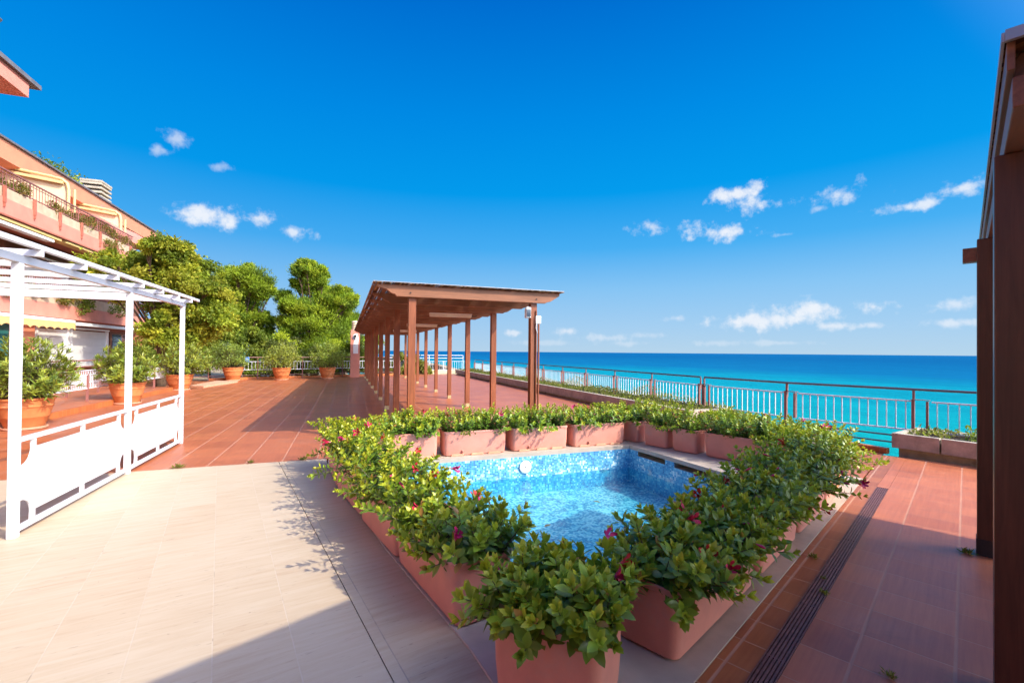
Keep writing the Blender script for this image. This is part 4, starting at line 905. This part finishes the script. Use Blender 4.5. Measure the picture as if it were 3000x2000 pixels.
# brackets on the upper trough
br = None
for k in range(15):
    yy = 9.6 + 1.43 * k
    if yy > 27: break
    if br is None: br = MB().add(*(lambda m_: (m_.v, m_.f))(MB().box(-.005, .06, -.035, .035, 5.93, 6.44).box(.01, .05, -.02, .02, 5.80, 5.93))).build('bracket', 'stucco_deep', BD, loc=(0, yy - 8, 0))
    else: dup_child(br, BD, (0, yy - 8, 0))
def bal_rail(z0, z1, y0, y1, x, gap, name='balcony_railing'):
    m_ = MB(); m_.bar((x - BX, y0 - 8, z1), (x - BX, y1 - 8, z1), .05, .04); m_.bar((x - BX, y0 - 8, z1 - .1), (x - BX, y1 - 8, z1 - .1), .02, .02); m_.bar((x - BX, y0 - 8, z0 + .06), (x - BX, y1 - 8, z0 + .06), .03, .03); yy = y0
    k = 0
    while yy < y1:
        w_ = .035 if k % 9 == 0 else .014; m_.box(x - BX - w_ / 2, x - BX + w_ / 2, yy - 8 - w_ / 2, yy - 8 + w_ / 2, z0, z1 - .02); yy += gap; k += 1
    m_.build(name, 'rail_brown', BD)
bal_rail(6.42, 6.97, 8.0, 27.2, BX - .06, .16); bal_rail(3.50, 4.05, 8, 29.5, BX - .06, .12)
# shutters, windows, awnings on the two visible storeys
def shutter(y0, y1, z0, z1, x=-11.2, name='roller_shutter', mat='shutter'):
    m_ = MB(); zz = z0
    while zz < z1 - .01:
        m_.prism([(zz + .004, 0), (zz + .05, .016), (min(z1, zz + .092), .004), (min(z1, zz + .095), 0)], y1 - y0, 'y', y0 - 8) if False else m_.box(x - BX, x - BX + .03 + .004 * (int(zz * 100) % 3), y0 - 8, y1 - 8, zz + .006, min(z1, zz + .30)); zz += .302
    m_.box(x - BX - .02, x - BX + .005, y0 - 8, y1 - 8, z0, z1); o = m_.build(name, mat, BD)
    f = MB(); f.box(x - BX, x - BX + .09, y1 - 8, y1 - 8 + .09, z0, z1 + .05); f.box(x - BX, x - BX + .09, y0 - 8 - .09, y0 - 8, z0, z1 + .05); f.box(x - BX - .01, x - BX + .12, y0 - 8 - .09, y1 - 8 + .09, z1 + .051, z1 + .12)
    f.build('frame', 'plastic', o)
for y0, y1 in ((10, 12.5), (14.2, 17.4), (20.75, 22.6), (22.9, 25.7)): shutter(y0, y1, .74, 2.24, -10.28)
for y0, y1 in ((12.6, 15.6), (17.6, 20.0), (21.4, 24.6)): shutter(y0, y1, 3.2, 4.95, -11.25)
bb('pier', 'stucco_orange', -10.39, -10.16, 19.45, 20.5, 0, 2.6); bb('louvred_shutter', 'teal', -10.39, -10.26, 18.7, 19.4, .1, 2.3)
wf = bb('window', 'soffit', -10.39, -10.30, 26.2, 28.2, .3, 2.3); bb('pane', 'glass', -10.299, -10.28, 26.4, 28.0, .4, 2.2, parent=wf)
MB().prism([(-.55, 2.60), (.0, 2.60), (.0, 2.3), (-.12, .0), (-.55, .0)], 1.1, 'y', 28.55 - 8).build('corner_pier', 'stucco_orange', BD)
def awn(y0, y1, x, z1, z0, nsc):
    pts = [(y0 - 8, z1)]; n = nsc * 6
    for k in range(n + 1): pts.append((y0 - 8 + (y1 - y0) * k / n, z0 + -.03 + .08 * abs(math.sin(math.pi * k / 6)) ** .8 - .0))
    pts.append((y1 - 8, z1)); m_ = MB().prism(pts, .015, 'x', x - BX); return m_
a_ = awn(10.0, 21.75, -9.62, 2.47, 2.23, 27).build('scalloped_awning', 'awning', BD)
MB().box(-9.76 - BX, -9.60 - BX, 10.0 - 8, 21.75 - 8, 2.475, 2.58).build('awning_case', 'plastic', a_, bevel=.01)
MB().box(-9.76 - BX, -9.60 - BX, 22.1 - 8, 28.3 - 8, 2.40, 2.52).build('awning_case', 'plastic', BD, bevel=.01)
MB().box(-10.1 - BX, -9.86 - BX, 10 - 8, 20.9 - 8, 5.30, 5.40).build('awning_case', 'plastic', BD, bevel=.01); MB().box(-10.2 - BX, -9.84 - BX, 10 - 8, 21.3 - 8, 5.43, 5.52).build('rolled_awning', 'awning', BD, bevel=.01)
MB().box(-10.2 - BX, -9.84 - BX, 21.6 - 8, 24.5 - 8, 5.44, 5.53).build('rolled_awning', 'awning', BD, bevel=.01)
# the higher neighbouring wing, only the tips of its eaves in view
NW = thing('neighbouring_wing', 'pink cantilevered eave corner with grey roof edge at the top left', 'building', (-8, 8, 0))
MB().box(-8, -2.6, -9, 3.0, 0, 9.5).build('wall', 'stucco', NW)
MB().box(-8.0, 0, -9, 7.72, 8.17, 8.48).build('eave', 'stucco', NW, bevel=.01)
MB().box(-8, -.04, -9, 7.80, 8.485, 8.60).build('roof_edge', 'stucco_deep', NW); MB().box(-8, .04, -9, 8.16, 8.605, 8.72).build('roof_sheet', 'slate', NW)
MB().prism([(-8.0, 9.3), (-.05, 9.45), (.02, 9.55), (-8.0, 9.62)], 14.7, 'y', -8).build('upper_roof', 'slate', NW, bevel=.02)

# ------------------------------------------------------------------ plants on the balconies
def clump(name, label, cat, group, lobes, seed, leaf, cols, per=260, mat='tree_leaf', droop=0):
    rng = np.random.default_rng(seed); P, D, N, C = [], [], [], []
    for x, y, z, r in lobes:
        u = rand_dir(rng, per) * rng.uniform(.35, 1, (per, 1)) ** .5 * r; P.append(u + np.array([x, y, z])); D.append(u / r + rand_dir(rng, per) * .8 + np.array([0, 0, .2 - droop])); N.append(rand_dir(rng, per) + np.array([0, 0, .6]))
        C.append(np.array(cols)[rng.integers(0, len(cols), per)] * rng.uniform(.65, 1.3, (per, 1)) * rng.uniform(.8, 1.15))
    P, D, N, C = map(np.concatenate, (P, D, N, C)); L = rng.uniform(.7, 1.3, len(P)) * leaf
    o = cards(name, P, D, N, L, L * .55, C, mat); return tag(o, label, cat, group)
OR_ = [(.16, .14, .025), (.30, .20, .05), (.10, .12, .02), (.34, .17, .05)]; YG = [(.14, .20, .02), (.22, .27, .03), (.09, .14, .02)]
rr = random.Random(9)
for i, (y0, y1, r, lb) in enumerate([(16.8, 18.1, .16, 'orange leaved shrub on the upper balcony, at the very left edge'), (18.4, 18.9, .15, 'small shrub on the upper balcony left of the second bracket'), (18.9, 20.4, .22, 'russet shrub on the upper balcony between the second and third brackets'), (20.8, 22.6, .17, 'low plants on the upper balcony in front of the first cream wall'), (22.4, 25.0, .24, 'dense golden hedge on the upper balcony beneath the second cream wall'), (25.0, 27.2, .22, 'hedge at the far end of the upper balcony, above the broadleaf tree')]):
    lb_ = [(BX - .15 + rr.uniform(-.1, .1), rr.uniform(y0, y1), 6.45 + rr.uniform(0, r * 1.4), r * rr.uniform(.6, 1.1)) for _ in range(max(3, int((y1 - y0) * 5)))]
    clump('balcony_shrub', lb, 'shrub', 'plants on the balconies', lb_, 60 + i, .075, OR_, 90)
for i, (y0, y1, z0, r, cl, lb) in enumerate([(18.0, 18.9, 3.45, .22, OR_, 'orange tinged trailing plant on the lower balcony, left of the white post'), (19.5, 20.2, 3.55, .15, YG, 'small trailing plant on the lower balcony just right of the white post'), (20.9, 22.0, 3.42, .24, OR_, 'trailing plant spilling over the middle of the lower balcony'), (22.3, 23.0, 3.25, .26, YG, 'bright lime green plant hanging from the lower balcony'), (24.6, 26.4, 3.35, .3, YG, 'green shrub at the far end of the lower balcony, by the middle white post'), (24.2, 25.2, 5.95, .28, OR_, 'creeper hanging over the upper pink band above the tree')]):
    lb_ = [(BX + .02 + rr.uniform(-.1, .12), rr.uniform(y0, y1), z0 + rr.uniform(-.18, .18), r * rr.uniform(.6, 1.0)) for _ in range(7)]
    clump('trailing_plant', lb, 'plant', 'plants on the balconies', lb_, 70 + i, .085, cl, 110, droop=.5)

# ------------------------------------------------------------------ trees
def tree(name, label, cat, x, y, z0, lobes, seed, cols, leaf=.13, per=1500, wr=.55, mat='tree_leaf', sub=13, kind='broad', group=None, trunk_r=.16, fork=1.4, lean=(0, 0), flat=.8):
    t = thing(name, label, cat, (x, y, z0), 0, group); rng = np.random.default_rng(seed); P, D, N, C = [], [], [], []
    cols = np.array(cols); tr_ = MB(); lb = MB()
    for (lx, ly, lz, r) in lobes:
        c = np.array([lx - x, ly - y, lz - z0]); tone = rng.uniform(.8, 1.15)
        k = sub; sc = c + rand_dir(rng, k) * r * rng.uniform(.35, 1.1, (k, 1)) * np.array([1, 1, flat])
        for s in sc:
            m_ = max(30, int(per // k * min(1, (r / .7) ** 1.6))); rs = r * rng.uniform(.24, .46)
            u = rng.normal(size=(m_, 3)) * rs * .52 * np.array([1, 1, .75]); p = s + u; ct = cols[rng.integers(0, len(cols))] * tone * rng.uniform(.8, 1.2)
            P.append(p)
            if kind == 'pine': dd = rand_dir(rng, m_) * .75 + np.array([0, 0, .75]) + u / max(rs, .01) * .5; nn = rand_dir(rng, m_) + np.array([.5, -.6, .3])
            else: dd = rand_dir(rng, m_) + np.array([0, 0, -.1]) + u / max(rs, .01) * .4; nn = rand_dir(rng, m_) * .9 + np.array([.25, -.25, .7])
            D.append(dd); N.append(nn); C.append(ct[None] * rng.uniform(.65, 1.35, (m_, 1)))
        base = np.array([lean[0] * .5, lean[1] * .5, fork * rng.uniform(.8, 1.4)]); mid = base * .5 + c * .5 + rng.normal(0, .12, 3) - np.array([0, 0, .1])
        lb.tube([base, mid, c], [trunk_r * .42, trunk_r * .26, trunk_r * .10], 6)
        for s in sc[:5]: lb.tube([c * .6 + mid * .4, s], [trunk_r * .14, trunk_r * .05], 4)
    top = max(l[2] for l in lobes) - z0
    tr_.tube([(0, 0, -.4), (lean[0] * .2, lean[1] * .2, fork * .5), (lean[0] * .5, lean[1] * .5, fork * 1.1), (lean[0], lean[1], top * .62)], [trunk_r * 1.25, trunk_r, trunk_r * .85, trunk_r * .35], 9)
    P, D, N, C = map(np.concatenate, (P, D, N, C)); L = rng.uniform(.65, 1.3, len(P)) * leaf
    cards('crown', P, D, N, L, L * wr, C, mat, t); tr_.build('trunk', 'trunk', t, smooth=True); lb.build('limbs', 'trunk', t, smooth=True)
def lob(L, Y, seed, dj=1.0, k=1.0, extra=0):
    r_ = random.Random(seed); out = [(x, Y + r_.uniform(-dj, dj), z, r * k) for x, z, r in L]
    for _ in range(extra):                       # small outlying sprays that break the outline
        x, y, z, r = out[r_.randrange(len(L))]; a = r_.uniform(-.5, 3.6); out.append((x + math.cos(a) * r * r_.uniform(.8, 1.15), y + r_.uniform(-.4, .2), max(z, z + math.sin(a) * r * r_.uniform(.7, 1.0)), r * r_.uniform(.25, .5)))
    return out
BROAD = [(-8.92, 4.57, 0.66), (-8.22, 5.0, 0.74), (-7.57, 5.11, 0.71), (-6.83, 5.55, 0.63), (-6.37, 5.30, 0.64), (-5.9, 4.95, 0.64), (-8.49, 3.99, 0.7), (-7.63, 4.03, 0.89), (-6.74, 4.26, 0.9), (-5.81, 4.04, 0.73), (-7.2, 3.2, 0.6), (-6.26, 3.02, 0.91), (-5.49, 3.42, 0.74), (-6.71, 2.25, 0.6), (-5.94, 2.11, 0.73), (-5.18, 3.8, 0.65), (-5.0, 2.88, 0.65)]
BC = [(.21, .26, .02), (.30, .34, .022), (.39, .39, .028), (.44, .40, .03), (.14, .19, .014)]
tree('broadleaf_tree', 'spreading broadleaf tree with golden green leaves in front of the pink building', 'tree', -7.15, 22.5, 0, lob(BROAD, 22.5, 1, 1.1, 1.0, 22), 81, BC, .135, 3200, .62, fork=1.7, sub=18)
PINE1 = [(-6.92, 5.84, .8), (-6.11, 6.10, .75), (-5.27, 5.53, .76), (-4.91, 5.01, .5), (-5.97, 4.82, .94), (-6.79, 4.51, .93), (-6.31, 3.6, .67), (-5.37, 3.36, .62), (-5.05, 3.4, .5), (-7.37, 5.54, .79), (-7.8, 4.7, .9), (-6.9, 3.6, 1.0), (-7.5, 2.7, 1.0), (-6.3, 2.7, 1.0), (-5.4, 2.6, .8), (-5.9, 5.4, .8)]
PC = [(.23, .33, .018), (.33, .43, .022), (.45, .50, .03), (.15, .23, .016)]
tree('pine_tree', 'umbrella shaped pine directly right of the broadleaf tree', 'tree', -6.3, 32, -.6, lob(PINE1, 32, 2, 1.2, 1.15, 26), 82, PC, .19, 4200, .24, 'needle', 16, 'pine', 'pines behind the far fence', .2, 2.4)
PINE2 = [(-2.73, 6.36, .55), (-1.86, 6.42, .62), (-1.61, 6.0, .55), (-3.68, 4.82, .42), (-2.3, 5.56, .66), (-3.07, 4.22, .5), (-2.6, 3.66, .95), (-1.46, 4.25, .9), (-.44, 4.6, .72), (-.05, 4.9, .5), (-2.93, 2.44, 1.08), (-1.69, 2.73, 1.23), (-.29, 3.18, 1.0), (.11, 1.94, .98), (-2.43, 1.63, 1.08), (-1.05, 1.65, 1.1), (-2.1, 4.6, .8), (-1.2, 5.1, .5), (-3.3, 3.2, .8), (-.6, 3.9, .9), (.2, 3.9, .7), (-3.6, 1.9, .8), (-.2, .9, .9), (-2.0, .7, 1.0)]
tree('pine_tree', 'bright green pine with two lobed top left of the wooden pergola', 'tree', -1.9, 31.5, -.6, lob(PINE2, 31.5, 3, 1.1, 1.15, 30), 83, [(a * 1.05, b * 1.08, c) for a, b, c in PC], .19, 4200, .24, 'needle', 16, 'pine', 'pines behind the far fence', .2, 2.2)
SHB = [(.15, .21, .02), (.24, .29, .03), (.33, .34, .04), (.10, .15, .016)]
for i, (x, y, lbs, lb, cl) in enumerate([
    (-8.6, 27.5, [(-8.9, 1.2, .9), (-8.1, .8, .8), (-8.4, 1.9, .7), (-7.7, 1.5, .7)], 'green bush behind the inner railing at the foot of the broadleaf tree', SHB),
    (-6.9, 28.6, [(-7.3, 1.6, 1.0), (-6.5, 1.1, .9), (-6.8, 2.4, .8), (-7.7, .6, .9)], 'loose bush behind the tall pale oleander', SHB),
    (-5.3, 29.2, [(-5.7, 1.2, 1.0), (-4.9, 1.8, .9), (-5.3, 2.3, .7), (-5.1, .5, .9)], 'dense bush behind the blue sign', SHB),
    (-3.7, 29.8, [(-4.1, 1.3, .9), (-3.3, 1.7, .9), (-3.6, .5, 1.0), (-3.0, .9, .8)], 'grey green bush behind the white fence below the gap between the pines', [(.14, .15, .05), (.19, .19, .07), (.10, .12, .03)]),
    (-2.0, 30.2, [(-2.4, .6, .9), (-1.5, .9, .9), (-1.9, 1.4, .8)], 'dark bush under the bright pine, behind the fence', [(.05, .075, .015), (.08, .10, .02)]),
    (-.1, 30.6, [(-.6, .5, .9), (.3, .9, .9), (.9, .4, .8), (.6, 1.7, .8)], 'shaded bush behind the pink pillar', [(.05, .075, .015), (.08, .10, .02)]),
    (1.6, 31.5, [(1.2, 1.2, .8), (1.5, 2.2, .7), (1.7, .5, .7)], 'tall yellow green bush just right of the pink pillar', [(.22, .22, .03), (.14, .17, .02)]),
    (3.6, 30.35, [(3.0, .5, .5), (3.3, 1.05, .45), (3.9, .45, .5), (4.6, .5, .45), (5.0, .25, .35), (4.3, .9, .35)], 'sunny yellow green bush seen between the pergola posts, by the blue white fence', [(.22, .24, .03), (.15, .19, .02), (.26, .24, .05)])]):
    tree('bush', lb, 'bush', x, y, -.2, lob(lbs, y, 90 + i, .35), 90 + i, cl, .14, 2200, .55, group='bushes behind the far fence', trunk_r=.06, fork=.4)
tree('hill_tree', 'dark green tree crown showing above the roof of the pink building', 'tree', -16.5, 33, 7, [(-16.8, 33.4, 11.3, 1.2), (-16.6, 35.0, 11.5, 1.1), (-17.0, 36, 10.9, 1.2)], 99, SHB, .17, 1500)

# ------------------------------------------------------------------ small growth and litter
rng = np.random.default_rng(7)
for i, (x, y, s, lb) in enumerate([(-2.02, 7.04, .07, 'sprig of weeds on the joint between travertine and red tiles'), (-1.2, 7.05, .05, 'flat tuft of weeds right of the larger sprig on the tile joint'), (-.55, 7.03, .06, 'mossy weeds on the tile joint nearest the pool troughs'), (2.47, 1.44, .03, 'tiny green weed in the shaded red tiles near the bottom edge'), (2.92, 2.08, .03, 'little weed at the edge of the drain grate, by the near end'), (3.36, 2.48, .035, 'weed straggling over the middle of the drain grate'), (3.11, 2.22, .02, 'small dry weed between the other two beside the drain'), (4.58, 2.14, .05, 'dry weed at the foot of the dark pergola post')]):
    k = 40; P = rng.normal(0, s * .25, (k, 3)) * np.array([1.4, 1.4, 0]) + np.array([x, y, .008]); D = rand_dir(rng, k); D[:, 2] = np.abs(D[:, 2]) * .9 + .15
    o = cards('weed', P, D, rand_dir(rng, k), rng.uniform(.5, 1.2, k) * s, np.full(k, s * .22), np.array([(.16, .17, .03), (.26, .19, .06)])[rng.integers(0, 2, k)] * rng.uniform(.7, 1.2, (k, 1)), 'tree_leaf'); tag(o, lb, 'weed', 'weeds in the tile joints')
